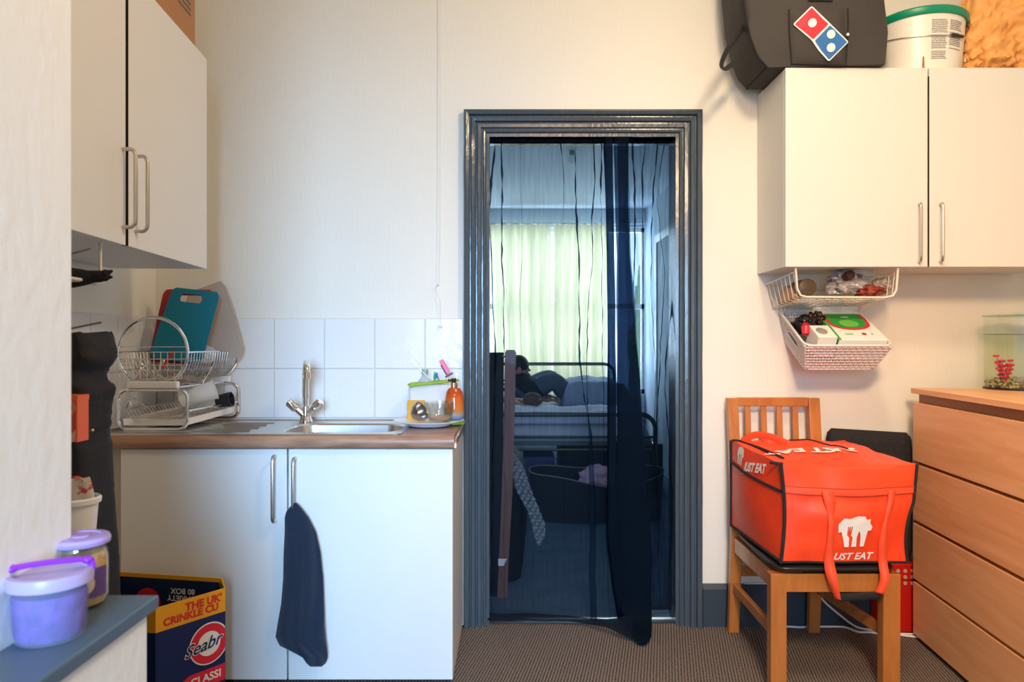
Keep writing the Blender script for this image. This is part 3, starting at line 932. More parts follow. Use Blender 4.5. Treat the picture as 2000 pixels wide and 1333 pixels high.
for i in range(9):
    s_ = -.8 + .2 * i
    q.tube([(rx(.02, s_), RY0 + .006, zt - .0), (rx(.02, s_), RY0 + .006, zb_)], .0013, 5)
q.build('upper_basket_wires', 'chrome_wire', rk)
q = MB()
for i in range(15):                  # curled plate holders
    t = .28 + .7 * i / 14
    y = RY0 + (RY1 - RY0) * t
    cx = rx(t, .35)
    q.tube([(cx, y, zb_), (cx + .01, y, zb_ + .05), (cx + .022, y, zb_ + .072), (cx + .036, y, zb_ + .066), (cx + .036, y, zb_ + .05), (cx + .026, y, zb_ + .046)], .0013, 5)
q.build('plate_holders', 'chrome_wire', rk)
q = MB()
for i in range(18):
    t = .03 + .94 * i / 17
    y = RY0 + (RY1 - RY0) * t
    q.tube([(rx(t, -.95), y, ZW + .07), (rx(t, -.8), y, ZW + .044), (rx(t, .8), y, ZW + .044), (rx(t, .95), y, ZW + .07)], .0014, 5)
q.tube(smooth_path([(rx(0, -.86), RY0 + .004, ZW + .095), (rx(0, -.75), RY0 + .004, ZW + .108), (rx(0, -.65), RY0 + .004, ZW + .088), (rx(0, -.78), RY0 + .004, ZW + .080), (rx(0, -.6), RY0 + .004, ZW + .115), (rx(0, -.1), RY0 + .004, ZW + .075), (rx(0, .4), RY0 + .004, ZW + .052), (rx(0, .9), RY0 + .004, ZW + .07)], 6), .0016, 5)
q.build('lower_basket_wires', 'chrome_wire', rk)

# chopping boards standing in the rack
def board(name, label, m, corners, Yt, Yb_, slot=None, th=.004, rad=.018):
    TL, TR, BR, BL = corners
    tl, tr, br, bl = P(*TL, Yt), P(*TR, Yt), P(*BR, Yb_), P(*BL, Yb_)
    def fn(x, y): return (bl * (1 - x) + br * x) * (1 - y) + (tl * (1 - x) + tr * x) * y
    n = 6
    o = rrect(0, 1, 0, 1, .10, n)
    o = [(x, y * 1.0) for x, y in o]
    q = MB()
    nrm = (br - bl).cross(tl - bl).normalized() * th
    outer_ = [fn(*p) for p in o]
    if slot:
        i_ = [fn(*p) for p in rrect(slot[0], slot[1], slot[2], slot[3], min(slot[1] - slot[0], slot[3] - slot[2]) / 2 - .001, n)]
        L = len(outer_)
        vs = outer_ + i_ + [v + nrm for v in outer_] + [v + nrm for v in i_]
        fs = []
        for k in range(L):
            k2 = (k + 1) % L
            fs += [(k, k2, L + k2, L + k), (2 * L + k, 2 * L + k2, 3 * L + k2, 3 * L + k), (k, k2, 2 * L + k2, 2 * L + k), (L + k, L + k2, 3 * L + k2, 3 * L + k)]
        q.add(vs, fs)
    else:
        L = len(outer_)
        q.add(outer_ + [v + nrm for v in outer_], [list(range(L)), [L + k for k in range(L)]] + [(k, (k + 1) % L, L + (k + 1) % L, L + k) for k in range(L)])
    return tag(q.build(name, m, smooth=False), label, 'chopping board')
board('chopping_board', 'teal plastic chopping board with a handle slot standing in the dish rack', 'teal', ((338, 562), (431, 572), (393, 714), (291, 698)), 2.74, 2.64, (.22, .68, .81, .93))
board('chopping_board', 'red plastic chopping board behind the teal one in the dish rack', 'red', ((321, 566), (419, 567), (390, 713), (290, 707)), 2.765, 2.665, (.25, .80, .80, .92))
tl = [P(a_, b_, 2.775 + (702 - b_) / 153 * .085) for a_, b_ in ((368, 572), (430, 549), (440, 560), (459, 620), (473, 680), (466, 700), (400, 702), (330, 700))]
q = MB(); q.add(tl + [p + Vector((0, .006, 0)) for p in tl], [list(range(8)), [8 + k for k in range(8)]] + [(k, (k + 1) % 8, 8 + (k + 1) % 8, 8 + k) for k in range(8)])
tag(q.build('chopping_board', 'grey_board', smooth=False), 'large grey-beige board leaning behind the teal and red boards', 'chopping board')
for i, (px, py, Y) in enumerate(((398, 690, 2.70), (408, 694, 2.735))):
    c = P(px, py, Y)
    q = MB(); T = Matrix.Translation(c) @ Matrix.Rotation(math.radians(80), 4, 'X')
    q.lathe((0, 0, 0), [(0, .002), (.022, .0), (.032, .006), (.033, .007), (.022, .003), (0, .005)], 32, T=T)
    tag(q.build('saucer', 'white_plastic'), ('small white dish standing right of the teal chopping board', 'small white dish standing behind the first white dish in the rack')[i], 'dish')
# cutlery
def cutlery(name, label, p0, p1, r0, m, head=None, hm=None):
    q = MB(); q.tube([p0, p0 * .5 + p1 * .5, p1], [r0, r0 * .8, r0], 8, flat=.5)
    o = q.build(name, m)
    if head:
        q = MB(); q.tube([p1, p1 + (p1 - p0) * .12, p1 + (p1 - p0) * .3, p1 + (p1 - p0) * .42], [r0, head, head, r0 * .6], 10, flat=.25)
        o2 = q.build('head', hm or m, o)
    return tag(o, label, 'cutlery')
cutlery('knife', 'steel knife with a bright red handle lying in the dish rack', P(316, 718, 2.55), P(341, 685, 2.57), .0065, 'red')
cutlery('fork', 'steel fork leaning left in the near end of the dish rack', P(330, 745, 2.52), P(283, 715, 2.53), .0032, 'chrome_wire', .008)
cutlery('spoon', 'steel spoon in the near end of the dish rack, handle upright', P(302, 745, 2.53), P(314, 715, 2.54), .0035, 'chrome_wire', .008)
cutlery('ladle', 'metal spatula sticking out to the left of the dish rack', P(232, 700, 2.50), P(218, 672, 2.50), .0055, 'chrome_wire', .012)
cutlery('spoon', 'dark steel spoon lying across the near end of the dish rack', P(262, 740, 2.55), P(275, 725, 2.57), .0034, 'chrome_wire', .009)
# clear plastic cup and black cup lying on the lower tier
T = Matrix.Translation(P(352, 788, 2.60)) @ Matrix.Rotation(math.radians(72), 4, 'Y') @ Matrix.Rotation(math.radians(-18), 4, 'X')
q = MB(); q.lathe((0, 0, 0), [(.0, 0), (.028, 0), (.036, .12), (.038, .12), (.038, .124), (.034, .122), (.027, .003), (0, .003)], 28, T=Matrix.Translation((0, 0, .012)) @ T)
tag(q.build('plastic_cup', 'frost'), 'clear plastic cup lying on the lower tier of the dish rack', 'cup')
T = Matrix.Translation(P(440, 782, 2.74)) @ Matrix.Rotation(math.radians(80), 4, 'Y')
q = MB(); q.lathe((0, 0, -.03), [(0, 0), (.024, 0), (.028, .055), (.025, .055), (.022, .004), (0, .004)], 24, T=T)
tag(q.build('cup', 'black_plastic'), 'black cup lying at the far end of the lower rack tier', 'cup')

# ---- plate right of the bowl and the things on it
px_, py_ = P(838, 826, 2.66).x, 2.66
zp = .8345
q = MB(); q.lathe((px_, py_, zp), [(0, .001), (.078, .0), (.082, .004), (.128, .017), (.130, .019), (.128, .020), (.080, .008), (0, .006)], 56)
tag(q.build('plate', mat('blue_white_china', '#dfe4ee', .15)), 'white china plate on the worktop corner right of the sink', 'plate')
st = P(817, 806, 2.60)
T = Matrix.Translation(st) @ Matrix.Rotation(math.radians(62), 4, 'Y') @ Matrix.Rotation(math.radians(20), 4, 'X')
q = MB(); q.lathe((0, 0, -.012), [(0, -.016), (.018, -.010), (.030, .004), (.033, .014), (.035, .015), (.035, .027), (.031, .027), (.029, .012), (.017, -.006), (0, -.012)], 32, T=T)
tag(q.build('tea_strainer', mat('dull_steel', (.42, .39, .36), .25, 1)), 'small steel tea strainer tilted on the china plate', 'strainer')
gt = P(858, 822, 2.63)
gx, gy, gz = gt.x, gt.y, zp + .0095
gl = thing('glass_tumbler', 'short clear glass with a pinkish base on the china plate', 'glass', (gx, gy, gz))
q = MB(); q.lathe((gx, gy, gz), [(0, 0), (.036, 0), (.045, .020), (.053, .045), (.055, .078), (.0535, .078), (.051, .046), (.043, .022), (.034, .012), (0, .012)], 40); q.build('bowl', 'glass', gl)
q = MB(); q.lathe((gx, gy, gz), [(0, .0125), (.033, .0125), (.042, .022), (.043, .026), (0, .026)], 32); q.build('pink_liquid', mat('pink_liquid', '#c89478', .3), gl)
# sponge caddy
kx0, kx1, ky0, ky1 = P(797, 0, 2.74).x, P(892, 0, 2.74).x, 2.745, 2.80
kz1 = P(0, 752, 2.745).z
kd = thing('sink_caddy', 'clear white sponge caddy with a lime green rim behind the plate', 'caddy', ((kx0 + kx1) / 2, 2.77, ZW))
q = MB()
def cad(z, o_): return [(x, y, z) for x, y in rrect(kx0 + o_, kx1 - o_, ky0 + o_ * .5, ky1 + .02 - o_ * .5, .012, 5)]
a, b_ = cad(ZW + .003, .006), cad(kz1, 0)
L = len(a)
q.add(a + b_, [(k, (k + 1) % L, L + (k + 1) % L, L + k) for k in range(L)] + [list(range(L))])
q.build('body', mat('caddy_white', '#eaf0f4', .3, alpha=.72), kd, solid=.002)
q = MB(); q.tube([Vector(p) + Vector((0, 0, .001 + .055 * ((p[0] - kx0) / (kx1 - kx0)) * .25)) for p in cad(kz1, -.001)], .0034, 8, closed=True); q.build('rim', 'green', kd)
q = MB(); q.tube([(kx0 + .012, ky0 - .006, kz1 - .003), (kx0 + .10, ky0 - .006, kz1 + .006), (kx1 - .01, ky0 - .006, kz1 + .016)], .004, 8); q.ball((kx0 + .014, ky0 - .006, kz1 - .003), .007); q.build('rim_bar', 'green', kd)
q = MB(); q.box(P(795, 0, 2.72).x, P(829, 0, 2.72).x, 2.722, 2.738, ZW + .001, P(0, 783, 2.72).z)
tag(q.build('kitchen_sponge', mat('orange_sponge', '#dda13c', .9, bump=((90, 90, 90), .6, .004)), smooth=False, bevel=.003), 'orange sponge standing against the front of the caddy', 'sponge')
bx_, bz_ = P(829, 0, 2.775), kz1 - .03
q = MB(); q.lathe((bx_.x, 2.785, ZW + .006), [(0, 0), (.026, 0), (.029, .01), (.029, .135), (.026, .150), (.014, .166), (.011, .172), (.011, .180)], 28)
bt = tag(q.build('clear_bottle', mat('bottle_plastic', '#b9cdd2', .1, alpha=.42)), 'empty clear plastic bottle with a pale green cap in the caddy', 'bottle')
q = MB(); q.lathe((bx_.x, 2.785, ZW + .184), [(0, 0), (.013, 0), (.013, .016), (0, .017)], 20); q.build('cap', mat('pale_green_cap', '#7fa39c', .35), bt)
q = MB(); q.tube([P(806, 705, 2.76), P(845, 748, 2.772), P(848, 790, 2.775)], .0016, 6); tag(q.build('metal_straw', 'chrome_wire'), 'thin metal stick leaning left out of the caddy', 'stick')
q = MB(); q.tube(smooth_path([P(862, 770, 2.775), P(858, 745, 2.77), P(852, 733, 2.765), P(848, 727, 2.765)], 4), .003, 8)
tb_ = tag(q.build('toothbrush', mat('grey_plastic', '#8a8f98', .4)), 'toothbrush with a blue and green head standing in the caddy', 'toothbrush')
q = MB(); q.ball(P(849, 737, 2.762), (.005, .004, .014)); q.build('green_side', mat('tb_green', '#1f9a7c', .4), tb_)
q = MB(); q.ball(P(853, 734, 2.760), (.004, .004, .012)); q.build('blue_side', mat('tb_blue', '#2462b4', .4), tb_)
# pink brush: pink back on a black holder
br = thing('dish_brush', 'pink and black scrubbing brush leaning over the soap bottle', 'brush', P(876, 730, 2.775))
T = Matrix.Translation(P(868, 717, 2.775)) @ Matrix.Rotation(math.radians(-30), 4, 'Y')
q = MB(); q.box(-.006, .009, -.012, .012, -.032, .030, T=T); q.build('pink_back', mat('pink_plastic', '#ea6a9c', .4), br, smooth=False, bevel=.003)
q = MB(); q.box(-.0095, -.006, -.012, .012, -.032, .012, T=T); q.box(-.016, .016, -.010, .010, -.040, -.033, T=T); q.build('black_bristles', 'black_plastic', br, smooth=False)
q = MB(); q.tube([P(877, 735, 2.778), P(880, 760, 2.785), P(878, 795, 2.785)], .004, 8); q.build('handle', 'white_plastic', br)
# soap bottle
sx, sy = P(887, 0, 2.70).x, 2.705
sb = thing('soap_dispenser', 'orange, gold and blue soap bottle beside the door frame', 'soap bottle', (sx, sy, ZW))
m = bpy.data.materials.new('soap_bottle_bands'); t, b = nt(m); b.inputs['Roughness'].default_value = .12
tc = t.nodes.new('ShaderNodeTexCoord'); se = t.nodes.new('ShaderNodeSeparateXYZ'); t.links.new(tc.outputs['Object'], se.inputs[0])
mr = t.nodes.new('ShaderNodeMapRange'); mr.inputs[2].default_value = .115; t.links.new(se.outputs[2], mr.inputs[0])
rp = t.nodes.new('ShaderNodeValToRGB'); t.links.new(mr.outputs[0], rp.inputs[0]); t.links.new(rp.outputs[0], b.inputs['Base Color'])
cr_ = rp.color_ramp
for p_, c_2 in ((.14, '#23489c'), (.30, '#8a8f88'), (.45, '#c0742c'), (.85, '#c25a20')): 
    e = cr_.elements.new(p_); e.color = (*lin(c_2), 1)
cr_.elements[0].color = (*lin('#23489c'), 1); cr_.elements[-1].color = (*lin('#b04418'), 1)
q = MB(); q.lathe((sx, sy, ZW + .016), [(0, 0), (.037, 0), (.039, .004), (.037, .045), (.034, .080), (.030, .102), (.022, .116), (.011, .120), (0, .120)], 36); q.build('bottle', m, sb)
q = MB(); q.lathe((sx, sy, ZW), [(0, 0), (.038, 0), (.038, .015), (0, .015)], 36); q.build('green_stand', 'green', sb)['label'] = 'green base'
q = MB(); q.lathe((sx - .002, sy, ZW + .136), [(0, 0), (.012, 0), (.012, .018), (0, .018)], 20); pc_ = q.build('gold_collar', mat('gold', (.8, .66, .45), .15, 1), sb)
q = MB(); q.lathe((sx - .002, sy, ZW + .154), [(0, 0), (.007, 0), (.009, .004), (.009, .016), (0, .017)], 16); q.tube([(sx - .002, sy, ZW + .165), (sx - .022, sy - .01, ZW + .163)], .004, 8)
q.build('pump', 'black_plastic', sb)

# ================================================================ KITCHEN, RIGHT SIDE
# ---- wall cabinet
cz0, cz1 = 1.413, 2.133
rc = thing('wall_cabinet', 'white two-door wall cabinet on the back wall right of the door', 'cabinet', (1.5, 2.75, cz0))
q = MB(); q.box(.988, 2.02, 2.620, 2.896, cz0 + .001, cz1 - .001); q.build('carcass', 'laminate', rc, smooth=False, bevel=.001)
q = MB(); q.box(1.495, 1.514, 2.6185, 2.620, cz0 + .004, cz1 - .004); q.build('shadow_gap', 'gap', rc, smooth=False)
for a, b_, hx in ((.988, 1.5015, 1.471), (1.5075, 2.02, 1.546)):
    q = MB(); q.box(a, b_, 2.600, 2.618, cz0, cz1); d_ = q.build('door', 'laminate', rc, smooth=False, bevel=.0015)
    if a > 1.2:
        q = MB(); q.box(a - .0012, a + .0002, 2.6008, 2.618, cz0 + .002, cz1 - .03); q.build('seam_shade', mat('brown_seam_shade', '#4a3424', .6), d_, smooth=False)['label'] = 'dark brown strip painted as shade in the door seam'  # shade between the doors, painted as a brown strip
    bar_handle(d_, hx, 2.600, cz0 + .020, cz0 + .226, .032, .005, 'nickel', (-.35 if hx < 1.5 else -.25, -1))

# ---- charcoal delivery bag on the cabinet
def dbag_geo(a, b_, c):
    """a across 0..1, b depth 0..1, c height 0..1"""
    z0 = cz1 + .003
    xl = interp([(0, .925), (.08, .89), (.22, .862), (.45, .838), (1, .815)], c)[0]
    xr = interp([(0, 1.335), (.25, 1.345), (.6, 1.325), (1, 1.30)], c)[0]
    x = xl + (xr - xl) * a
    y = 2.575 + .26 * b_ + .03 * (1 - a) * (1 - c) * (1 - b_)
    z = z0 + .47 * c
    bx = math.sin(PI * a) * math.sin(PI * c)
    y -= (1 - b_) * .030 * bx - b_ * .01 * bx
    x -= (1 - a) * .012 * math.sin(PI * b_) * math.sin(PI * c)
    y += .006 * nz(a * 4, c * 4, b_ * 3 + 5) * min(1, 6 * c)
    return Vector((x, y, z))
def soft_box(q, g, nu=26, nv=26, nw=14, mi=0):
    q.grid(lambda u, v: g(u, 0, v), nu, nv, mi); q.grid(lambda u, v: g(u, 1, v), nu, nv, mi)
    q.grid(lambda u, v: g(0, u, v), nw, nv, mi); q.grid(lambda u, v: g(1, u, v), nw, nv, mi)
    q.grid(lambda u, v: g(u, v, 0), nu, nw, mi); q.grid(lambda u, v: g(u, v, 1), nu, nw, mi)
db = thing('delivery_bag', 'charcoal insulated delivery bag with a red and blue domino emblem on the right wall cabinet', 'bag', (1.08, 2.71, cz1 + .003))
q = MB(); soft_box(q, dbag_geo); q.build('body', 'dbag', db, ang=70, bevel=0)
def dface(px, py, off):                       # a point of the front face from photo position at its real depth
    Y = 2.56
    p = P(px, py, Y)
    c = (p.z - cz1 - .003) / .47
    l_, r_ = dbag_geo(0, 0, c), dbag_geo(1, 0, c)
    a = (p.x - l_.x) / (r_.x - l_.x)
    g = dbag_geo(a, 0, c)
    return g + Vector((0, -off, 0))
q = MB(); q.grid(lambda u, v: dface(1541 + 106 * u + (12 - 12 * v) * 1.0, 124 - 106 * v - 2 * u, .010 * min(1, 8 * min(u, v, 1 - u, 1 - v) + .0)), 20, 20)
pk = q.build('front_pocket', 'dbag', db, ang=60)
def dl(pts, off, name, m):
    g = poly_geo(pts); q = MB(); put_geo(q, g, lambda x, y: dface(x, -y, off)); return q.build(name, m, db, smooth=False)
def rounded(pts, r, n=5):
    out = []
    N_ = len(pts)
    for i in range(N_):
        a, b_, c = Vector(pts[i - 1]), Vector(pts[i]), Vector(pts[(i + 1) % N_])
        p, s_ = b_ + (a - b_).normalized() * r, b_ + (c - b_).normalized() * r
        for k in range(n):
            t = k / (n - 1)
            out.append(((1 - t) ** 2 * p + 2 * t * (1 - t) * b_ + t * t * s_)[:2])
    return out
neg = lambda L_: [(x, -y) for x, y in L_]
Tq, Lq, Rq, Bq = (1581, 16), (1548, 48), (1657.5, 82), (1622, 118)
midT, midL = (1617.5, 50), (1588, 80)
dl(rounded(neg([Tq, (1606, 38), Rq, Bq, (1600, 97), (1585, 78), Lq]), 4), .0145, 'emblem_border', 'white_print')['label'] = 'white border of the emblem'
dl(rounded(neg([(1581, 19.5), (1604, 41.5), (1615, 50), (1588, 77), (1571, 63), (1551.5, 48.5)]), 2), .0158, 'red_tile', 'logo_red')
dl(rounded(neg([(1618, 52.5), (1654, 82.5), (1622, 114.5), (1605, 97), (1591.5, 79.5)]), 2), .0158, 'blue_tile', 'logo_blue')
for cx, cy, r_ in ((1584, 47.5, 8.2), (1621, 69, 8.2), (1623, 93, 8.2), (1654, 69, 2.8)):
    dl([(cx + r_ * math.cos(k * PI / 12), -cy + r_ * math.sin(k * PI / 12)) for k in range(24)], .017, 'emblem_dot', 'white_print')
q = MB(); q.tube([dface(x_, y_, .006) for x_, y_ in [(1541, 18), (1544, 60), (1550, 100), (1553, 118)] + [(1553 + 13 * k, 118 + .6 * k) for k in range(1, 9)] + [(1657, 90), (1656, 50), (1654, 18)]], .0022, 6); q.build('pocket_seam', 'black_cloth', db)
q = MB(); q.grid(lambda u, v: dface(1575 + 49 * u, 5 - 30 * v, .008), 6, 6); q.build('velcro_tab', 'black_cloth', db)
q = MB()
sp_ = smooth_path([P(1452, 52, 2.64), P(1438, 74, 2.62), P(1420, 98, 2.60), P(1409, 126, 2.60), P(1416, 135, 2.60), P(1432, 124, 2.62), P(1452, 112, 2.66)], 6)
q.tube(sp_, .010, 8, flat=.16); q.build('side_strap', 'black_cloth', db)
q = MB(); q.tube([dbag_geo(.0, 0, c / 30) + Vector((-.002, -.002, 0)) for c in range(31)], .004, 6); q.tube([dbag_geo(0, k / 12, .0) + Vector((-.001, 0, .004)) for k in range(13)], .005, 6); q.build('edge_piping', 'black_cloth', db)

# ---- bucket
bX, bY, bz = 1.556, 2.765, cz1 + .001
bk = thing('plastic_bucket', 'white plastic bucket with a green rim lid on the right wall cabinet', 'bucket', (bX, bY, bz))
q = MB(); q.lathe((bX, bY, bz), [(0, .002), (.140, 0), (.144, .004), (.160, .215), (.157, .215)], 64); q.build('body', 'bucket', bk)
q = MB(); q.lathe((bX, bY, bz), [(.158, .200), (.166, .200), (.170, .206), (.171, .222), (.166, .228), (.158, .226), (.150, .218), (0, .218)], 64); q.build('green_lid', 'emerald', bk)['label'] = 'green snap-on lid rim'
def onbk(ang, z, off=.0012):
    r_ = .144 + (.160 - .144) * z / .215 + off
    return Vector((bX + r_ * math.sin(ang), bY - r_ * math.cos(ang), bz + z))
q = MB()
for col, (a0, a1, z0, z1_) in enumerate(((-.21, .17, .030, .178), (.22, .62, .070, .178))):
    nl = int((z1_ - z0) / .0062)
    for i in range(nl):
        if (i * 5 + col) % 9 == 4: continue
        z = z1_ - i * .0062
        a = a0
        rnd = random.Random(i * 7 + col)
        aend = a1 - rnd.random() * .06
        while a < aend:
            wd_ = .012 + rnd.random() * .035
            q.add([onbk(a, z), onbk(min(a + wd_, aend), z), onbk(min(a + wd_, aend), z - .0024), onbk(a, z - .0024)], [(0, 1, 2, 3)])
            a += wd_ + .008
q.build('printed_text', 'print_dark', bk, smooth=False)['label'] = 'block of small dark printed text'
q = MB(); q.add([onbk(-.395, .050), onbk(-.360, .050), onbk(-.345, .0), onbk(-.41, .0)], [(0, 1, 2, 3)]); q.build('brown_mark', mat('brown_red', '#a0563c', .5), bk)
q = MB()
hpth = [onbk(a, .150 - .030 * math.cos(a), .006) for a in [(-1.45 + 2.9 * k / 30) for k in range(31)]]
q.tube(hpth, .0018, 6); wh = q.build('wire_handle', 'nickel', bk)
q = MB(); q.tube([onbk(.24, .1215, .008), onbk(.42, .1225, .008), onbk(.62, .1255, .008)], .0055, 10); q.build('grip', 'black_plastic', wh)

# ---- orange paper bag and white bag
def crumple(c, r, amp, seed, n=56, m_=34, freq=2.2):
    c = Vector(c)
    def fn(u, v):
        a, b_ = 2 * PI * u, PI * (v - .5)
        d = Vector((math.cos(b_) * math.cos(a), math.cos(b_) * math.sin(a), math.sin(b_)))
        k = 1 + amp * (noise.noise(d * freq + Vector((seed, 0, 0))) + .6 * abs(noise.noise(d * freq * 2.7 + Vector((0, seed, 0)))))
        p = Vector((d.x * r[0] * k, d.y * r[1] * k, d.z * r[2] * k))
        p.z = max(p.z, -r[2] * .86)
        return c + p
    q = MB(); q.grid(fn, n, m_, cu=True)
    return q
q = crumple((1.862, 2.745, cz1 + .205), (.135, .095, .235), .42, 4.2, 110, 90, 2.1)
kn = P(1885, 122, 2.65)
def rdg(x): x = x % 1.0; return 1 - abs(2 * x - 1)
for p in q.v:
    d_ = p - kn; th_ = math.atan2(d_.z, d_.x); rr_ = math.hypot(d_.x, d_.z)
    f_ = min(1, rr_ / .08)
    p.y -= f_ * (.020 * rdg(th_ * 2.6 + 1.2 * nz(rr_ * 6, 2) + .2) ** 1.6 + .010 * rdg(th_ * 7 + 2 * nz(rr_ * 9, p.x * 4))) - .014
    p.y += .010 * rdg(p.z * 9 + 2 * nz(p.x * 8, p.z * 5)) * min(1, max(0, (rr_ - .15) * 8))
    p.y = min(p.y, 2.885)
ob = tag(q.build('paper_bag', 'orange_bag', ang=70), 'crumpled orange bag standing right of the white bucket', 'bag')
q = MB(); q.lathe(P(1885, 122, 2.63), [(0, 0), (.008, 0), (.008, .010), (0, .012)], 12); q.build('gold_knot', mat('dull_gold', (.45, .32, .1), .3, 1), ob)
q = crumple((2.03, 2.66, cz1 + .16), (.09, .06, .185), .35, 9.1, 50, 40)
tag(q.build('white_bag', 'white_plastic', ang=30), 'white crumpled plastic bag in front of the orange bag at the photo edge', 'bag')

# ---- white wire basket hanging below
wb = thing('hanging_wire_basket', 'white wire basket hung under the right wall cabinet', 'wire basket', (1.22, 2.75, 1.29))
q = MB()
fxl, fxr, fy, ftop, fbot = 1.030, 1.402, 2.615, 1.41, 1.305
bxl, bxr, by_, bbot = 1.045, 1.400, 2.885, 1.278
q.tube([(fxl, fy, ftop), (fxl + .006, fy, fbot + .03), (fxl + .018, fy, fbot + .006), (fxl + .04, fy, fbot), (fxr - .05, fy, fbot - .002), (fxr - .018, fy, fbot + .004), (fxr - .006, fy, fbot + .025), (fxr, fy, ftop)], .0042, 10)
q.tube([(bxl, by_, 1.372), (bxl, by_, bbot), (bxr, by_, bbot), (bxr, by_, 1.372)], .003, 8)
q.tube([(fxl, fy, 1.398), (1.02, by_, 1.372), (1.08, by_, 1.372)], .003, 8)
q.tube([(fxr, fy, 1.398), (bxr, by_, 1.35), (1.16, by_, 1.35)], .003, 8)
q.build('frame', 'white_wire', wb)
q = MB()
for i in range(7):
    t = (i + .5) / 7
    y = fy + (by_ - fy) * t
    zt_ = 1.398 - .026 * t; zb2 = fbot + (bbot - fbot) * t
    q.tube([(fxl + (1.02 - fxl) * t, y, zt_), (fxl + .014, y, zb2 + .004), (fxl + .03, y, zb2), (fxr - .03, y, zb2), (fxr - .012, y, zb2 + .006), (fxr - .002, y, zt_ - .02 * t)], .0017, 6)
for i in range(11):
    x = fxl + .04 + i * (fxr - fxl - .08) / 10
    q.tube([(x, fy, fbot), (x, by_, bbot)], .0015, 6)
q.build('wire_grid', 'white_wire', wb)
# things in it
T = Matrix.Translation(P(1577, 562, 2.70)) @ Matrix.Rotation(PI / 2, 4, 'X')
q = MB(); q.lathe((0, 0, 0), [(0, .006), (.030, .006), (.033, .004), (.033, -.09), (0, -.09)], 36, T=T)
tag(q.build('food_tin', mat('olive_tin', '#5a4a32', .45)), 'round dark olive tin lying in the wire basket', 'tin')
q = crumple(P(1538, 588, 2.80) + Vector((.012, 0, .020)), (.026, .05, .036), .3, 2.0, 30, 20)
tag(q.build('snack_bag', mat('beige_wrap', '#c09a78', .5)), 'beige packet at the left end of the wire basket', 'packet')
tlp = thing('foil_pouch', 'silver-grey plastic pouch with a dark round opening in the wire basket', 'pouch', P(1650, 585, 2.70))
q = crumple(P(1650, 560, 2.72) + Vector((0, 0, .008)), (.060, .05, .044), .5, 6.3, 100, 70)
q.build('pouch', mat('silver_film', '#b8b2b0', .28, .2, var=((14, 14, 30), '#6a6468', .5, .62)), tlp, ang=75)
T = Matrix.Translation(P(1661, 537, 2.655)) @ Matrix.Rotation(PI / 2 - .2, 4, 'X')
q = MB(); q.lathe((0, 0, 0), [(0, .004), (.016, .004), (.018, 0), (.018, -.03), (0, -.03)], 24, T=T); q.build('dark_cap', mat('maroon', '#3a1c1a', .4), tlp)
q = crumple(P(1648, 540, 2.76) + Vector((.03, 0, .01)), (.07, .04, .030), .4, 3.3, 90, 60)
tag(q.build('white_bag', 'white_plastic', ang=75), 'white plastic bag behind the silver pouch in the wire basket', 'bag')
q = crumple(P(1698, 570, 2.70), (.050, .05, .020), .4, 8.3, 90, 60)
tag(q.build('red_packet', mat('red_wrap', '#b0503a', .35, var=((25, 25, 25), '#7a2a20', .45, .6)), ang=75), 'red and brown packet lying at the right of the wire basket', 'packet')
q = crumple(P(1725, 558, 2.72), (.032, .04, .024), .5, 5.3, 90, 60)
tag(q.build('clear_wrap', mat('clear_wrap', '#d8c8bc', .2, alpha=.7), ang=75), 'clear plastic wrap bunched at the right end of the wire basket', 'wrap')

# ---- white plastic basket hung tilted below
# local frame: origin at the rim's front centre; x right, y towards the back along the rim, z up out of the basket
pf = Vector((1.238, 2.625, 1.128)); pb_ = Vector((1.238, 2.872, 1.262))
ey = (pb_ - pf).normalized(); ex = Vector((1, 0, 0)); ez = ex.cross(ey)
TB = Matrix((( *(ex), 0), (*(ey), 0), (*(ez), 0), (0, 0, 0, 1))).transposed(); TB = Matrix.Translation(pf) @ TB
Dp = (pb_ - pf).length
pbk = thing('plastic_basket', 'white woven plastic basket hanging tilted below the wire basket', 'basket', pf)
def bwall(face, s_, h):          # s_ 0..1 along the wall, h 0..1 from the rim down
    ins = .030 * h; ht = .115
    x0, x1, y0, y1 = -.168 + ins, .150 - ins, 0 + ins * .9, Dp - ins * .5
    if face == 0: p = (x0 + (x1 - x0) * s_, y0, -ht * h)
    if face == 1: p = (x1, y0 + (y1 - y0) * s_, -ht * h)
    if face == 2: p = (x1 + (x0 - x1) * s_, y1, -ht * h)
    if face == 3: p = (x0, y1 + (y0 - y1) * s_, -ht * h)
    return TB @ Vector(p)
q = MB()
nrm = [-ey, ex, ey, -ex]
for f_ in range(4):
    nr = nrm[f_]
    ncol = 26 if f_ in (0, 2) else 18
    for i in range(8):                          # woven bands bulging in and out
        h0, h1 = .05 + .118 * i, .05 + .118 * i + .074
        def band(u, v):
            bulge = .0016 * math.cos(PI * (u * ncol + (i % 2))) + .0010
            return bwall(f_, u, h0 + (h1 - h0) * v) + nr * (bulge + .0012 * math.sin(PI * v))
        if f_ == 3 and i in (2, 3):
            for (ua, ub) in ((0, .30), (.74, 1)):
                q.grid(lambda u, v: band(ua + (ub - ua) * u, v), 30, 3)
        else:
            q.grid(band, ncol * 4 + 1, 3)
    for i in range(ncol + 1):
        u = i / ncol
        if f_ == 3 and .31 < u < .73:
            q.tube([bwall(f_, u, 0), bwall(f_, u, .26)], .0022, 5); q.tube([bwall(f_, u, .56), bwall(f_, u, 1)], .0022, 5)
        else:
            q.tube([bwall(f_, u, 0), bwall(f_, u, 1)], .0026, 5)
q.add([bwall(0, 0, 1), bwall(0, 1, 1), bwall(2, 0, 1), bwall(2, 1, 1)], [(0, 1, 2, 3)])
q.build('woven_wall', 'basket', pbk, ang=50, solid=.0012)
q = MB()
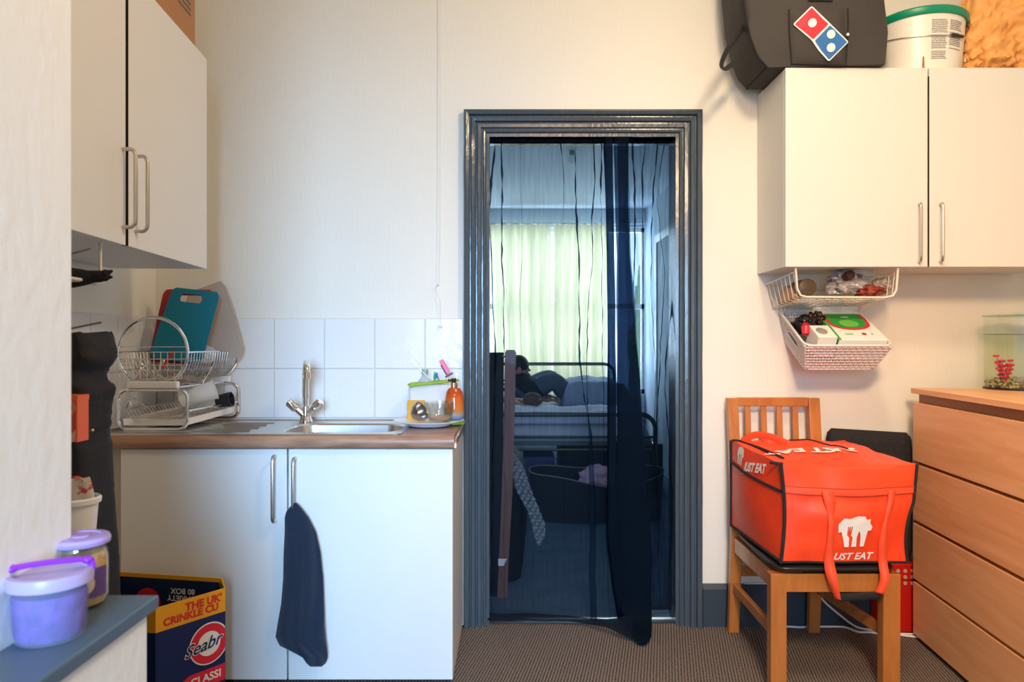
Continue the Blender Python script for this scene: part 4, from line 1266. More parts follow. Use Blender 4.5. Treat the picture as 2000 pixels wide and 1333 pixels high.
rim = [TB @ Vector((x, y, 0)) for x, y in rrect(-.168, .150, 0, Dp, .03, 6)]
q.tube(rim, .0045, 8, closed=True); q.tube([TB @ Vector((x, y, -.115)) for x, y in rrect(-.138, .120, .027, Dp - .015, .02, 5)], .004, 8, closed=True)
hs = [bwall(3, .30 + .44 * (.5 + .5 * math.cos(a)), .41 + .15 * math.sin(a)) + nrm[3] * .001 for a in [2 * PI * k / 24 for k in range(24)]]
q.tube(hs, .0028, 6, closed=True)
q.build('rim', 'basket', pbk)
q = MB()
for x in (1.072, 1.086, 1.335, 1.352):
    q = MB(); q.tube([(x, 2.872, 1.30), (x + .003, 2.872, 1.262), (x + .010, 2.868, 1.245)], .0022, 6); q.build('wire_hook', 'white_wire', pbk)
# contents in the basket's own frame
def inb(name, label, cat, x0, x1, y0, y1, z0, z1_, m, bev=.003):
    q = MB(); q.box(x0, x1, y0, y1, z0, z1_, T=TB)
    return tag(q.build(name, m, smooth=False, bevel=bev), label, cat)
tbx = inb('tissue_box', 'white and green tissue box lying in the tilted plastic basket', 'box', -.044, .134, .012, Dp - .026, -.062, .018, 'white_plastic')
def ont(x, y, off): return TB @ Vector((x, y, .0183 + off))
q = MB()
pts = [(-.020, .222), (.108, .222)] + [(.112 - .0 * k, .19 - .01 * k) for k in range(1)] + [(.044 + .066 * math.cos(a), .150 - .050 * math.sin(a)) for a in [PI * k / 12 for k in range(13)]] + [(-.024, .19)]
pts2 = [(.044 + 1.18 * (x - .044), .222 + 1.10 * (y - .222)) for x, y in pts]
put_geo(q, poly_geo(pts2), lambda x, y: ont(x, y, .0004)); q.build('red_trim', mat('tissue_red', '#d8303a', .45), tbx, smooth=False)
q = MB(); put_geo(q, poly_geo(pts), lambda x, y: ont(x, y, .0009)); q.build('green_panel', mat('tissue_green', '#2f9a3c', .4), tbx, smooth=False)
q = MB(); put_geo(q, poly_geo([(.044 + .036 * math.cos(a), .140 + .030 * math.sin(a)) for a in [2 * PI * k / 20 for k in range(20)]]), lambda x, y: ont(x, y, .0013)); q.build('light_green_oval', mat('leaf_green', '#6cc04c', .4), tbx, smooth=False)
q = MB(); put_geo(q, poly_geo(rrect(.032, .062, .188, .196, .0035, 5)), lambda x, y: ont(x, y, .0016)); q.build('slot', 'white_print', tbx, smooth=False)
q = MB(); put_geo(q, poly_geo(rrect(-.004, .026, .050, .062, .002, 4)), lambda x, y: ont(x, y, .0006)); q.build('green_mark', mat('mark_green', '#86c48a', .4), tbx, smooth=False)
q = MB(); put_geo(q, poly_geo([(.066 + .009 * math.cos(a), .056 + .009 * math.sin(a)) for a in [2 * PI * k / 20 for k in range(20)]]), lambda x, y: ont(x, y, .0006)); q.build('red_seal', mat('seal_red', '#b83030', .4), tbx, smooth=False)
q = MB(); put_geo(q, poly_geo(rrect(.092, .099, .052, .059, .001, 3)), lambda x, y: ont(x, y, .0006)); q.build('dark_mark', 'print_dark', tbx, smooth=False)
q = MB(); q.box(-.0460, -.0442, .012, Dp - .03, -.062, .0185, T=TB); q.box(-.046, -.034, .012, Dp - .03, .0182, .0190, T=TB); q.build('green_edge', mat('edge_green', '#4aa050', .4), tbx, smooth=False)
sbx = inb('small_box', 'small white box with a picture, front left in the tilted plastic basket', 'box', -.122, -.052, .010, .105, -.05, .030, 'white_plastic', .002)
q = MB(); put_geo(q, poly_geo([(-.093 + .020 * math.cos(a), .058 + .026 * math.sin(a)) for a in [2 * PI * k / 18 for k in range(18)]]), lambda x, y: TB @ Vector((x, y, .0306))); q.build('picture', mat('picture_print', '#a89078', .5, var=((60, 60, 60), '#6a8890', .45, .6)), sbx, smooth=False)
q = MB(); q.tube([TB @ Vector((-.138, .085, .0)), TB @ Vector((-.132, .105, .014)), TB @ Vector((-.115, .15, .012))], [.012, .017, .014], 14)
tag(q.build('red_can', mat('red_can', '#c8303c', .3)), 'small bright red tube behind the small white box in the basket', 'tube')
q = crumple(TB @ Vector((-.110, .165, -.005)), (.040, .045, .038), .4, 1.4, 90, 60)
tag(q.build('black_packet', mat('black_wrap', '#161214', .25), ang=75), 'shiny black packet at the back left of the plastic basket', 'packet')
q = crumple(TB @ Vector((-.058, .190, .004)), (.034, .03, .034), .4, 7.4, 90, 60)
tag(q.build('black_packet', mat('black_wrap_pattern', '#181412', .25, var=((60, 60, 60), '#a03828', .58, .66)), ang=75), 'black packet with red and yellow specks beside the tissue box', 'packet')
q = MB(); q.box(-.05, .125, Dp - .024, Dp - .016, -.05, .035, T=TB); tag(q.build('card_sheet', 'white_plastic', smooth=False), 'white card standing upright behind the tissue box', 'card')
# ---- chair
ch = thing('wooden_chair', 'brown wooden chair with slatted back and black padded seat', 'chair', (1.03, 2.55, 0))
sz = .388
FLx, FRx, FY = .866, 1.232, 2.335
BLx, BRx, BY = .868, 1.185, 2.80
def leg(pts, w_, d_, name='leg'):
    q = MB()
    vs = []
    for (x, y, z) in pts:
        for a, b_ in ((-1, -1), (1, -1), (1, 1), (-1, 1)): vs.append((x + a * w_ / 2, y + b_ * d_ / 2, z))
    n_ = len(pts)
    fs = [(i * 4 + k, i * 4 + (k + 1) % 4, i * 4 + 4 + (k + 1) % 4, i * 4 + 4 + k) for i in range(n_ - 1) for k in range(4)]
    fs += [(0, 1, 2, 3), tuple((n_ - 1) * 4 + k for k in range(4))]
    q.add(vs, fs)
    return q.build(name, 'chair_wood', ch, smooth=False, bevel=.003)
leg([(FLx, FY + .02, 0), (FLx, FY + .02, sz)], .052, .040)
leg([(FRx, FY + .02, 0), (FRx + .002, FY + .02, sz)], .056, .040)
leg([(BLx + .002, BY + .035, 0), (BLx + .004, BY, sz - .02), (BLx + .002, BY + .006, .62), (BLx, BY + .045, .92)], .042, .030, 'back_leg')
leg([(BRx, BY + .035, 0), (BRx, BY, sz - .02), (BRx + .002, BY + .006, .62), (BRx + .004, BY + .045, .92)], .044, .030, 'back_leg')
q = MB(); q.box(FLx + .024, FRx - .026, FY + .004, FY + .026, sz - .060, sz - .001); q.build('front_apron', 'chair_wood', ch, smooth=False, bevel=.002)
q = MB(); q.box(BLx + .022, BRx - .022, BY - .008, BY + .012, sz - .060, sz - .001); q.build('back_apron', 'chair_wood', ch, smooth=False, bevel=.002)
for x0, x1, nm in ((FLx, BLx, -1), (FRx, BRx, 1)):
    q = MB(); w2 = .011
    y0, y1 = FY + .04, BY - .015
    q.add([(x0 - w2, y0, sz - .06), (x0 + w2, y0, sz - .06), (x1 + w2, y1, sz - .06), (x1 - w2, y1, sz - .06), (x0 - w2, y0, sz - .001), (x0 + w2, y0, sz - .001), (x1 + w2, y1, sz - .001), (x1 - w2, y1, sz - .001)],
          [(0, 1, 2, 3), (4, 5, 6, 7), (0, 1, 5, 4), (1, 2, 6, 5), (2, 3, 7, 6), (3, 0, 4, 7)])
    q.build('side_apron', 'chair_wood', ch, smooth=False, bevel=.002)
    q = MB(); zz = .185
    q.add([(x0 - .009, y0, zz - .018), (x0 + .009, y0, zz - .018), (x1 + .009, y1 + .02, zz - .018), (x1 - .009, y1 + .02, zz - .018), (x0 - .009, y0, zz + .018), (x0 + .009, y0, zz + .018), (x1 + .009, y1 + .02, zz + .018), (x1 - .009, y1 + .02, zz + .018)],
          [(0, 1, 2, 3), (4, 5, 6, 7), (0, 1, 5, 4), (1, 2, 6, 5), (2, 3, 7, 6), (3, 0, 4, 7)])
    q.build('stretcher', 'chair_wood', ch, smooth=False, bevel=.002)
q = MB(); q.box(BLx + .02, BRx - .02, BY + .012, BY + .028, .225, .262); q.build('stretcher', 'chair_wood', ch, smooth=False, bevel=.002)
q = MB(); q.box(BLx + .018, BRx - .018, BY + .034, BY + .056, .888, .922); q.build('top_rail', 'chair_wood', ch, smooth=False, bevel=.003)
for i in range(4):
    x = BLx + .062 + i * .0625
    q = MB(); q.add([(x - .011, BY + .004, .44), (x + .011, BY + .004, .44), (x + .011, BY + .016, .44), (x - .011, BY + .016, .44), (x - .011, BY + .038, .89), (x + .011, BY + .038, .89), (x + .011, BY + .050, .89), (x - .011, BY + .050, .89)],
                [(0, 1, 2, 3), (4, 5, 6, 7), (0, 1, 5, 4), (1, 2, 6, 5), (2, 3, 7, 6), (3, 0, 4, 7)])
    q.build('slat', 'chair_wood', ch, smooth=False, bevel=.002)
q = MB()
def pad(u, v):
    a, b_ = 2 * PI * u, PI * (v - .5)
    x = abs(math.cos(a)) ** .25 * (1 if math.cos(a) > 0 else -1); y = abs(math.sin(a)) ** .25 * (1 if math.sin(a) > 0 else -1)
    k = math.cos(b_) ** .35 if math.cos(b_) > 1e-6 else 0
    yy = 2.553 + .232 * y * k
    wdt = .207 - .028 * (y * .5 + .5)
    return Vector((1.050 - .010 * (y * .5 + .5) + wdt * x * k, yy, sz + .019 + .018 * math.sin(b_)))
q.grid(pad, 72, 20, cu=True); q.build('seat_pad', 'black_pad', ch, ang=60)
q = MB(); q.box(1.03, 1.20, FY + .05, FY + .30, .325, .340); q.build('under_seat_strap', 'black_cloth', ch, smooth=False)

# ---- orange takeaway delivery bag on the chair
Z0 = sz + .0385
def jb(a, b_, c):
    x0 = .850 + .020 * (1 - b_)
    xl = x0 + .012 * math.sin(PI * c) * (1 - b_)
    xr = 1.278 + .030 * c - .02 * b_ - .015 * math.sin(PI * min(1, c * 1.6)) 
    y = 2.328 + .462 * b_
    h = .318 + .016 * b_ - .018 * math.sin(PI * a) * (1 - b_) * .5 + .018 * math.sin(PI * b_) * math.sin(PI * a)
    x = xl + (xr - xl) * a
    z = Z0 + h * c + (.018 * (1 - c) * (1 - c) * b_ * 0)
    s1 = max(0, math.sin(PI * a)) * max(0, math.sin(PI * c))
    y -= (1 - b_) * (.030 * s1)
    s2 = max(0, math.sin(PI * b_)) * max(0, math.sin(PI * c))
    x -= (1 - a) * .026 * s2
    x += a * .012 * s2
    # slumped pinch one third down from the top
    pin = math.exp(-((c - .66) / .07) ** 2)
    y += (1 - b_) * .009 * pin * math.sin(PI * a)
    w_ = min(1, 6 * a) * min(1, 6 * (1 - a))
    y += (1 - b_) * .007 * nz(a * 5, c * 5, 1.3) * w_
    z += .010 * nz(a * 4, b_ * 5, 8.1) * c * (1 if c > .9 else 0)
    return Vector((x, y, z))
jbg = thing('delivery_bag', 'bright orange-red food delivery bag with white logo lying on the wooden chair', 'bag', (1.07, 2.56, Z0))
q = MB(); soft_box(q, jb, 40, 34, 34); q.build('body', 'orange', jbg, ang=70)
q = MB()
q.tube([jb(0, 0, c / 24) + Vector((-.001, -.002, 0)) for c in range(25)], .0058, 8)
q.tube([jb(1, 0, c / 24) + Vector((.001, -.002, 0)) for c in range(25)], .0048, 8)
q.tube([jb(0, b_ / 24, 1 if b_ < 0 else .72 + .04 * (b_ / 24)) + Vector((-.003, 0, 0)) for b_ in range(25)], .0050, 8)
q.tube([jb(0, b_ / 24, .0) + Vector((-.001, 0, .004)) for b_ in range(25)], .0055, 8)
q.tube([jb(a / 24, 0, .0) + Vector((0, -.001, .003)) for a in range(25)], .004, 8)
q.tube([jb(0, 1, c / 24) + Vector((-.002, 0, 0)) for c in range(25)], .004, 8)
q.tube(smooth_path([jb(.0, .95, 1), jb(.03, .90, 1), jb(.08, .62, 1) + Vector((0, 0, .003)), jb(.10, .40, 1) + Vector((0, 0, .003)), jb(.11, .22, 1) + Vector((0, 0, .002))], 6), .0055, 8)
q.tube([jb(.0, .98, 1), jb(.1, .99, 1), jb(.14, .99, 1)], .005, 8)
q.tube([jb(.0, .0, 1), jb(.03, .04, 1), jb(-.06, .05, 1)], .005, 8)
q.tube([jb(.5 + .018 * k, .97, 1) + Vector((0, 0, .001)) for k in range(10)], .0035, 8)
q.tube([jb(.66 + .015 * k, .97 - .07 * k, 1) + Vector((0, 0, .001)) for k in range(8)], .0030, 8)
q.build('black_piping', 'black_cloth', jbg)['label'] = 'black edge piping and zip'
def onfr(a, c, off=.0035):
    e = .01
    n_ = (jb(a + e, 0, c) - jb(a - e, 0, c)).cross(jb(a, 0, c + e) - jb(a, 0, c - e)).normalized()
    if n_.y > 0: n_ = -n_
    return jb(a, 0, c) + n_ * off
def pxac(px, py):                       # photo position on the front face -> (a, c)
    a = (px - 1531) / (1781 - 1531); c = (1104 - py) / (1104 - 911)
    return a, c
q = MB(); q.grid(lambda u, v: onfr(.0 + u * 1.0, .715 + .075 * v, .003), 40, 4); q.build('front_band', 'orange_strap', jbg, ang=60)
q = MB()
for c in (.718, .787):
    q.tube([onfr(u / 40, c, .0045) for u in range(41)], .0009, 5)
q.build('band_stitching', mat('stitch_red', '#b83a20', .6), jbg)
# webbing straps hanging from the band over the seat edge
def strap(pts, wds, name='webbing_strap'):
    pts = smooth_path(pts, 6)
    n_ = len(pts)
    q = MB(); vs = []
    for i, p in enumerate(pts):
        w_ = interp(wds, i / (n_ - 1))[0]
        tw_ = interp([(0, 0.0), (.5, .25), (1, .9)], i / (n_ - 1))[0]
        d_ = Vector((math.cos(tw_), -math.sin(tw_) * .6, 0)) * w_
        vs += [p - d_, p + d_]
    q.add(vs, [(2 * i, 2 * i + 1, 2 * i + 3, 2 * i + 2) for i in range(n_ - 1)])
    return q.build(name, 'orange_strap', jbg, ang=60, solid=.0022)
def off(px, py, o_=.008):
    a, c = pxac(px, py); return onfr(a, c, o_)
strap([off(1610, 957), off(1613, 985), off(1617, 1020), off(1620, 1060), off(1622, 1098, .012), P(1628, 1140, 2.300), P(1637, 1172, 2.305)],
      [(0, .019), (.15, .018), (.25, .010), (.5, .011), (.75, .019), (1, .011)])
strap([off(1733, 957), off(1731, 985), off(1727, 1020), off(1729, 1060), off(1729, 1098, .012), P(1728, 1132, 2.300), P(1718, 1160, 2.305)],
      [(0, .011), (.2, .010), (.3, .006), (.5, .013), (.75, .015), (1, .017)])
q = MB(); q.tube([P(1640, 1168, 2.315), P(1680, 1166, 2.318), P(1718, 1163, 2.315)], .013, 12, flat=.35); q.build('hand_grip', 'black_cloth', jbg)
q = MB()
hpth = smooth_path([jb(.09, .98, 1), jb(.12, .93, 1) + Vector((0, 0, .014)), jb(.17, .86, 1) + Vector((0, 0, .026)), jb(.24, .74, 1) + Vector((0, 0, .022)), jb(.32, .62, 1) + Vector((0, 0, .004))], 6)
q.tube(hpth, .013, 8, flat=.2); q.build('top_strap', 'orange_strap', jbg)
# white marks
def cpx(x, y): return onfr(*pxac(x, y), .0045)
def prn(mb, pts, off_=.0045):
    put_geo(mb, poly_geo([(x, -y) for x, y in pts]), lambda x, y: onfr(*pxac(x, -y), off_))
q = MB()
house = [(1631, 1020), (1640, 1008), (1652, 1009), (1668, 1004), (1682, 1005), (1686, 1011), (1694, 1010), (1695, 1018), (1702, 1027), (1700, 1034), (1694, 1034), (1693, 1044), (1690, 1067), (1682, 1067), (1681, 1048), (1679, 1040),
         (1676, 1034), (1673, 1048), (1674, 1067), (1663, 1067), (1664, 1047), (1660, 1044), (1661, 1025), (1659, 1025), (1658, 1036), (1657, 1025), (1655, 1025), (1654, 1036), (1653, 1025), (1651, 1025), (1652, 1043), (1657, 1048), (1658, 1067), (1649, 1067), (1645, 1052), (1640, 1036), (1634, 1038)]
prn(q, house)
put_geo(q, text_geo('UST EAT', .0335, shear=.28, bold=.0011, align='LEFT', spacing=1.02), lambda x, y: onfr(*pxac(1630 + x * 604, 1088 - y * 604), .0045))
put_geo(q, text_geo('J', .0335, shear=.28, bold=.0011, align='LEFT'), lambda x, y: onfr(*pxac(1616 + x * 604, 1088 - y * 604), .0045))
q.build('front_logo', 'white_print', jbg, smooth=False)['label'] = 'white house-with-cutlery logo and lettering JUST EAT'
# top lettering, reads upside down from the front
def ontop(x, y):
    a = (.42 - x / .42); b_ = .40 - y / .40
    return jb(a, b_, 1) + Vector((0, 0, .004))
q = MB(); put_geo(q, text_geo('JUST EAT', .082, shear=.25, bold=.0032, spacing=.92), ontop)
q.build('top_lettering', 'white_print', jbg, smooth=False)['label'] = 'upside-down white lettering JUST EAT on the lid'
def onside(x, y):                       # x towards the viewer
    b_ = .50 - x / .46; c = .875 + y / .32
    return jb(0, b_, c) + Vector((-.005, 0, 0))
q = MB(); put_geo(q, text_geo('JUST EAT', .042, shear=.2, bold=.002), lambda x, y: onside(x + .035, y - .012 + .15 * x))
put_geo(q, poly_geo([(-.035, 0), (-.026, .028), (.0, .034), (.026, .028), (.035, .0), (.024, -.002), (.022, -.030), (.012, -.030), (.010, .008), (.004, .010), (.004, -.030), (-.006, -.030), (-.006, .008), (-.012, .008), (-.014, -.030), (-.024, -.030), (-.026, -.002)]),
        lambda x, y: onside(x - .105, y + .004))
q.build('side_logo', 'white_print', jbg, smooth=False)['label'] = 'small white logo and lettering JUST EAT on the side'

# ---- black patterned cushion, red crate, cables
cu = thing('patterned_cushion', 'black folded cushion with small square pattern behind the orange bag', 'cushion', (1.40, 2.85, .285))
q = MB()
def cush(u, v):
    a = 2 * PI * u
    x = abs(math.cos(a)) ** .3 * (1 if math.cos(a) > 0 else -1); y = abs(math.sin(a)) ** .5 * (1 if math.sin(a) > 0 else -1)
    topz = .800 - .055 * ((1.40 + .16 * x) - 1.25) 
    sl = .045 * v
    hz = (1 - abs(2 * v - 1) ** 10) ** .4 if 0 < v < 1 else 0
    return Vector((1.410 + .165 * x * (.9 + .1 * hz), 2.845 + .032 * y * hz + 0, .285 + (topz - .285) * v))
q.grid(cush, 60, 30, cu=True); q.build('pad', 'black_cloth', cu, ang=60)
q = MB()
for i in range(8):
    for j in range(4):
        x = 1.275 + i * .036 + .018 * (j % 2); z = .765 - j * .030
        if x > 1.55: continue
        z -= .055 * (x - 1.25)
        s_ = .0045
        q.tube([(x - s_, 2.8115, z - s_), (x + s_, 2.8115, z - s_), (x + s_, 2.8115, z + s_), (x - s_, 2.8115, z + s_)], .0007, 4, closed=True)
q.build('square_pattern', mat('grey_pattern', '#55524c', .7), cu)
q = MB()
rcx0, rcx1, ry0, ry1 = 1.430, 1.60, 2.815, 2.875
q.box(rcx0, rcx1, ry0, ry1, .002, .205)
q.box(rcx0 + .012, rcx1, ry0 + .002, ry1, .205, .272)
rct = tag(q.build('red_crate', mat('red_gloss', (.50, .012, .008), .3), smooth=False, bevel=.006), 'red plastic box standing on the floor between chair and drawers', 'box')
q = MB()
for i in range(3):
    for j in range(3):
        q.tube([(1.51 + .028 * j, ry0 + .0015, .245 - .024 * i), (1.51 + .028 * j, ry0 - .0008, .245 - .024 * i)], .0075, 12)
q.build('pale_dots', mat('pale_dot', '#b8a088', .5), rct, smooth=False)
def fl(px, py, z=.006):               # point on the floor under a photo position
    Y = min((HC - z) * F / (py - 666.5), 2.868); return Vector(((px - 1000) * Y / F, Y, z))
q = MB(); q.tube(smooth_path([fl(1532, 1217), fl(1545, 1223), fl(1562, 1226), fl(1580, 1223), fl(1600, 1219), fl(1622, 1217), fl(1650, 1226), fl(1675, 1235), fl(1700, 1236), fl(1730, 1239), fl(1760, 1239), fl(1800, 1240)], 6), .0042, 8)
tag(q.build('white_cable', 'white_plastic'), 'white cable lying along the carpet under the chair', 'cable')
q = MB(); q.tube(smooth_path([P(1590, 1139, 2.872), P(1598, 1160, 2.870), P(1612, 1178, 2.868), P(1640, 1202, 2.86), fl(1672, 1222), fl(1706, 1232), fl(1735, 1236), fl(1765, 1242), fl(1800, 1246)], 6), .0042, 8)
tag(q.build('white_cable', 'white_plastic'), 'white cable sloping down the skirting to the carpet behind the chair', 'cable')
q = MB(); q.tube([(.93, 2.885, .1725), (1.0, 2.885, .1725), (1.18, 2.885, .1725), (1.25, 2.885, .1725)], .0035, 8)
tag(q.build('white_cable', 'white_plastic'), 'thin white cable lying on top of the dark skirting board', 'cable')

# ---- chest of drawers
cd = thing('chest_of_drawers', 'beech chest of four wide drawers against the right wall', 'chest of drawers', (1.545, 2.775, 0), math.atan(.095) * -1)
# local: +x deeper towards the right wall, -y towards the camera. rotated so that the near end swings left
cd.rotation_euler = (0, 0, -math.atan(.095)); WM[cd.name] = Matrix.Translation((1.545, 2.775, 0)) @ Matrix.Rotation(-math.atan(.095), 4, 'Z')
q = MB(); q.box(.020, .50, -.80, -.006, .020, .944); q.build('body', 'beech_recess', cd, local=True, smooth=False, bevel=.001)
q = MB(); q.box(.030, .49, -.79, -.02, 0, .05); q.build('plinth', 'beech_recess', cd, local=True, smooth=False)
q = MB(); q.box(-.006, .505, -.806, .004, .944, .964); q.build('top', 'beech', cd, local=True, smooth=False, bevel=.0015)
for z0, z1_ in ((.686, .909), (.458, .674), (.232, .445), (.020, .220)):
    q = MB(); q.box(0, .019, -.80, -.002, z0, z1_); q.build('drawer', 'beech', cd, local=True, smooth=False, bevel=.0012)

# ---- fish tank
tz = .9645
fx_, fy_, fr = 1.940, 2.70, .152
ft = thing('fish_tank', 'round-fronted glass fish tank with gravel on the chest of drawers', 'fish tank', (fx_, fy_, tz))
def ftp(r_, z): return [(fx_ + r_ * math.cos(2 * PI * k / 48), fy_ + r_ * .86 * math.sin(2 * PI * k / 48), z) for k in range(48)]
q = MB(); q.lathe((fx_, fy_, tz), [(0, .002), (fr, .002), (fr, .272), (fr - .004, .272), (fr - .004, .006), (0, .006)], 48, sy=.86)
q.build('glass_wall', thin_glass('tank_glass', (.975, .99, .98), .035), ft)
q = MB(); q.lathe((fx_, fy_, tz), [(0, 0), (fr + .001, 0), (fr + .001, .006), (0, .0065)], 48, sy=.86); q.build('base', 'black_plastic', ft)
q = MB(); q.lathe((fx_, fy_, tz + .2735), [(0, 0), (fr + .004, 0), (fr + .004, .004), (0, .004)], 48, sy=.86); ld = q.build('glass_lid', thin_glass('lid_glass', (.72, .86, .80), .12), ft)
q = MB(); q.box(fx_ - .02, fx_ + .08, fy_ - .06, fy_ + .06, tz + .278, tz + .292); q.build('lid_light', 'white_plastic', ft, smooth=False, bevel=.003)
m = thin_glass('tank_water', (.975, .97, .90), .02)
q = MB(); q.lathe((fx_, fy_, tz), [(fr - .005, .012), (fr - .005, .205), (0, .205)], 48, sy=.86); q.build('water', m, ft)
q = MB(); q.tube([Vector(p) for p in ftp(fr - .002, tz + .206)], .0012, 6, closed=True); q.build('waterline', mat('waterline', '#8a8560', .3), ft)
q = MB(); rnd = random.Random(3)
for i in range(520):
    a = rnd.random() * 2 * PI; r_ = (fr - .014) * math.sqrt(rnd.random()); z = tz + .010 + rnd.random() * .026
    if rnd.random() < .35: r_ = fr - .013
    s_ = .004 + rnd.random() * .004
    q.ball((fx_ + r_ * math.cos(a), fy_ + r_ * .86 * math.sin(a), z), (s_ * 1.3, s_, s_ * .8), 7, 5)
g = q.build('gravel', mat('gravel_mix', '#b8a878', .6, var=((60, 60, 60), '#6a6238', .45, .62)), ft); g['kind'] = 'stuff'
q = MB()
bp = Vector((1.842, 2.69, tz + .03))
for i in range(9):
    a = rnd.random() * .9 - .45; h = .05 + rnd.random() * .05
    pts = [bp + Vector((a * .018 * k, .01 * math.sin(i), h * k / 4)) for k in range(5)]
    q.tube(pts, .0012, 5)
    for k in range(1, 5):
        for s_ in (-1, 1):
            q.ball(pts[k] + Vector((s_ * .006, rnd.random() * .006, 0)), (.007, .002, .005), 6, 5)
q.build('pink_plant', mat('pink_plant', '#c8344c', .5), ft)['label'] = 'pink artificial water plant'
q = MB()
for i in range(5):
    q.tube([bp + Vector((-.004 + .003 * i, 0, -.01)), bp + Vector((-.010 + .006 * i, .004, .025))], [.002, .0006], 5)
q.build('plant_stem', mat('moss', '#6a8028', .6), ft)

# ================================================================ DOORWAY CURTAINS
CY = 2.945
rodz = P(0, 268, CY).z
q = MB(); q.tube([(DXL + .011, CY, rodz), (DXR - .011, CY, rodz)], .007, 10)
rod = tag(q.build('curtain_rod', 'black_plastic'), 'thin black curtain rod across the top of the doorway', 'rod')

def curtain(rows, tucks, zig, name, label, zt_, hem_py, mi='voile', nrow=90, ybase=None, seed=0):
    """rows: table photo y -> (left px, right px) of the flat sheet; tucks: narrow pleats [(table y->(px, width px))];
       zig: table y -> (left px, right px, layers fold back and forth) ; all folded from one cloth"""
    vs = []; ncol = None
    for j in range(nrow + 1):
        py = zt_ + (hem_py - zt_) * j / nrow
        v = j / nrow
        Y = CY + (ybase(v) if ybase else 0)
        l_, r_ = interp(rows, py)
        cols = []
        sm = 46
        for i in range(sm + 1):
            u = i / sm
            cols.append((l_ + (r_ - l_) * u, .004 * math.sin(u * 26 + seed) * (1 - .3 * v) + .004 * nz(u * 7, v * 4, seed)))
        # insert pleats
        out = []
        tk = []
        for tb_l in tucks:
            x, w_ = interp(tb_l, py)
            x += 3.0 * nz(py * .013, tb_l[0][1] * .1, seed) + 1.6 * nz(py * .05, tb_l[0][1], seed)
            w_ = max(0, w_ * (.85 + 1.3 * nz(py * .035, tb_l[0][1] * 3.3, 2)))
            tk.append((x, max(w_, 0)))
        ctl = sorted((min(max(int((tb_l[0][1] - rows[0][1]) / (rows[0][2] - rows[0][1]) * sm), 1), sm - 1), tb_l) for tb_l in tucks)
        pts_ = [(0, l_)]
        for sl, tb_l in ctl:
            if sl <= pts_[-1][0]: continue
            pts_.append((sl, interp(tb_l, py)[0] + 3.0 * nz(py * .013, tb_l[0][1] * .1, seed) + 1.6 * nz(py * .05, tb_l[0][1], seed)))
        pts_.append((sm, r_))
        for i, (x, d) in enumerate(cols):
            for (a_, xa_), (b__, xb_) in zip(pts_, pts_[1:]):
                if a_ <= i <= b__:
                    x = xa_ + (xb_ - xa_) * (i - a_) / (b__ - a_); break
            out.append([x, d])
        base_n = len(out)
        full = []
        tki = []
        for t_i, (x, w_) in enumerate(tk):      # index slot fixed by the pleat's place at the top
            slot = int((tucks[t_i][0][1] - rows[0][1]) / (rows[0][2] - rows[0][1]) * sm)
            tki.append((min(max(slot, 1), sm - 1), x, w_))
        for i in range(base_n):
            full.append(out[i])
            for (sl, x, w_) in tki:
                if sl == i:
                    d = out[i][1]
                    full += [[x - w_ / 2, d - .001], [x + w_ / 2, d - .004], [x + w_ / 2, d - .0055], [x - w_ / 2, d - .006], [x + w_ / 2, d - .007], [x - w_ / 2, d - .008], [x + w_ / 2, d - .011], [x + w_ / 2 + .3 * min(1, w_), d - .004 * min(1, w_)]]
        # neighbours of a pleat follow it so the sheet does not cross over itself
        xs = [p[0] for p in full]
        k = 0
        for i in range(len(full)):
            pass
        for z_i, tab in enumerate(zig):
            a, b_, nl = interp(tab, py)
            nl = int(tab[0][3])
            for k in range(nl):
                e = (b_ - a)
                aa = a + e * .10 * nz(py * .006 + k * 3, z_i * 5 + seed) ; bb = b_ + e * .12 * nz(py * .006 + k * 5, 7 + z_i + seed)
                rag = [(aa, 0), ((aa * 2 + bb) / 3, -.006), ((aa + bb * 2) / 3, -.003), (bb, -.009)]
                if k % 2: rag = rag[::-1]
                full += [[x, -.012 - z_i * .012 - k * .006 + d] for x, d in rag]
        ncol = len(full)
        for x, d in full:
            vs.append(P(x, py, Y + d))
    fs = [(j * ncol + i, j * ncol + i + 1, (j + 1) * ncol + i + 1, (j + 1) * ncol + i) for j in range(nrow) for i in range(ncol - 1)]
    q = MB(); q.add(vs, fs)
    o = q.build(name, mi, ang=180)
    return tag(o, label, 'curtain')
ztp = 267
def yb1(v): return -.018 * v - (.02 * max(0, v - .9) * 10) * .3
rowsL = [(262, 957, 1180), (500, 956, 1186), (800, 954, 1192), (1000, 953, 1196), (1100, 953, 1205), (1216, 952, 1228)]
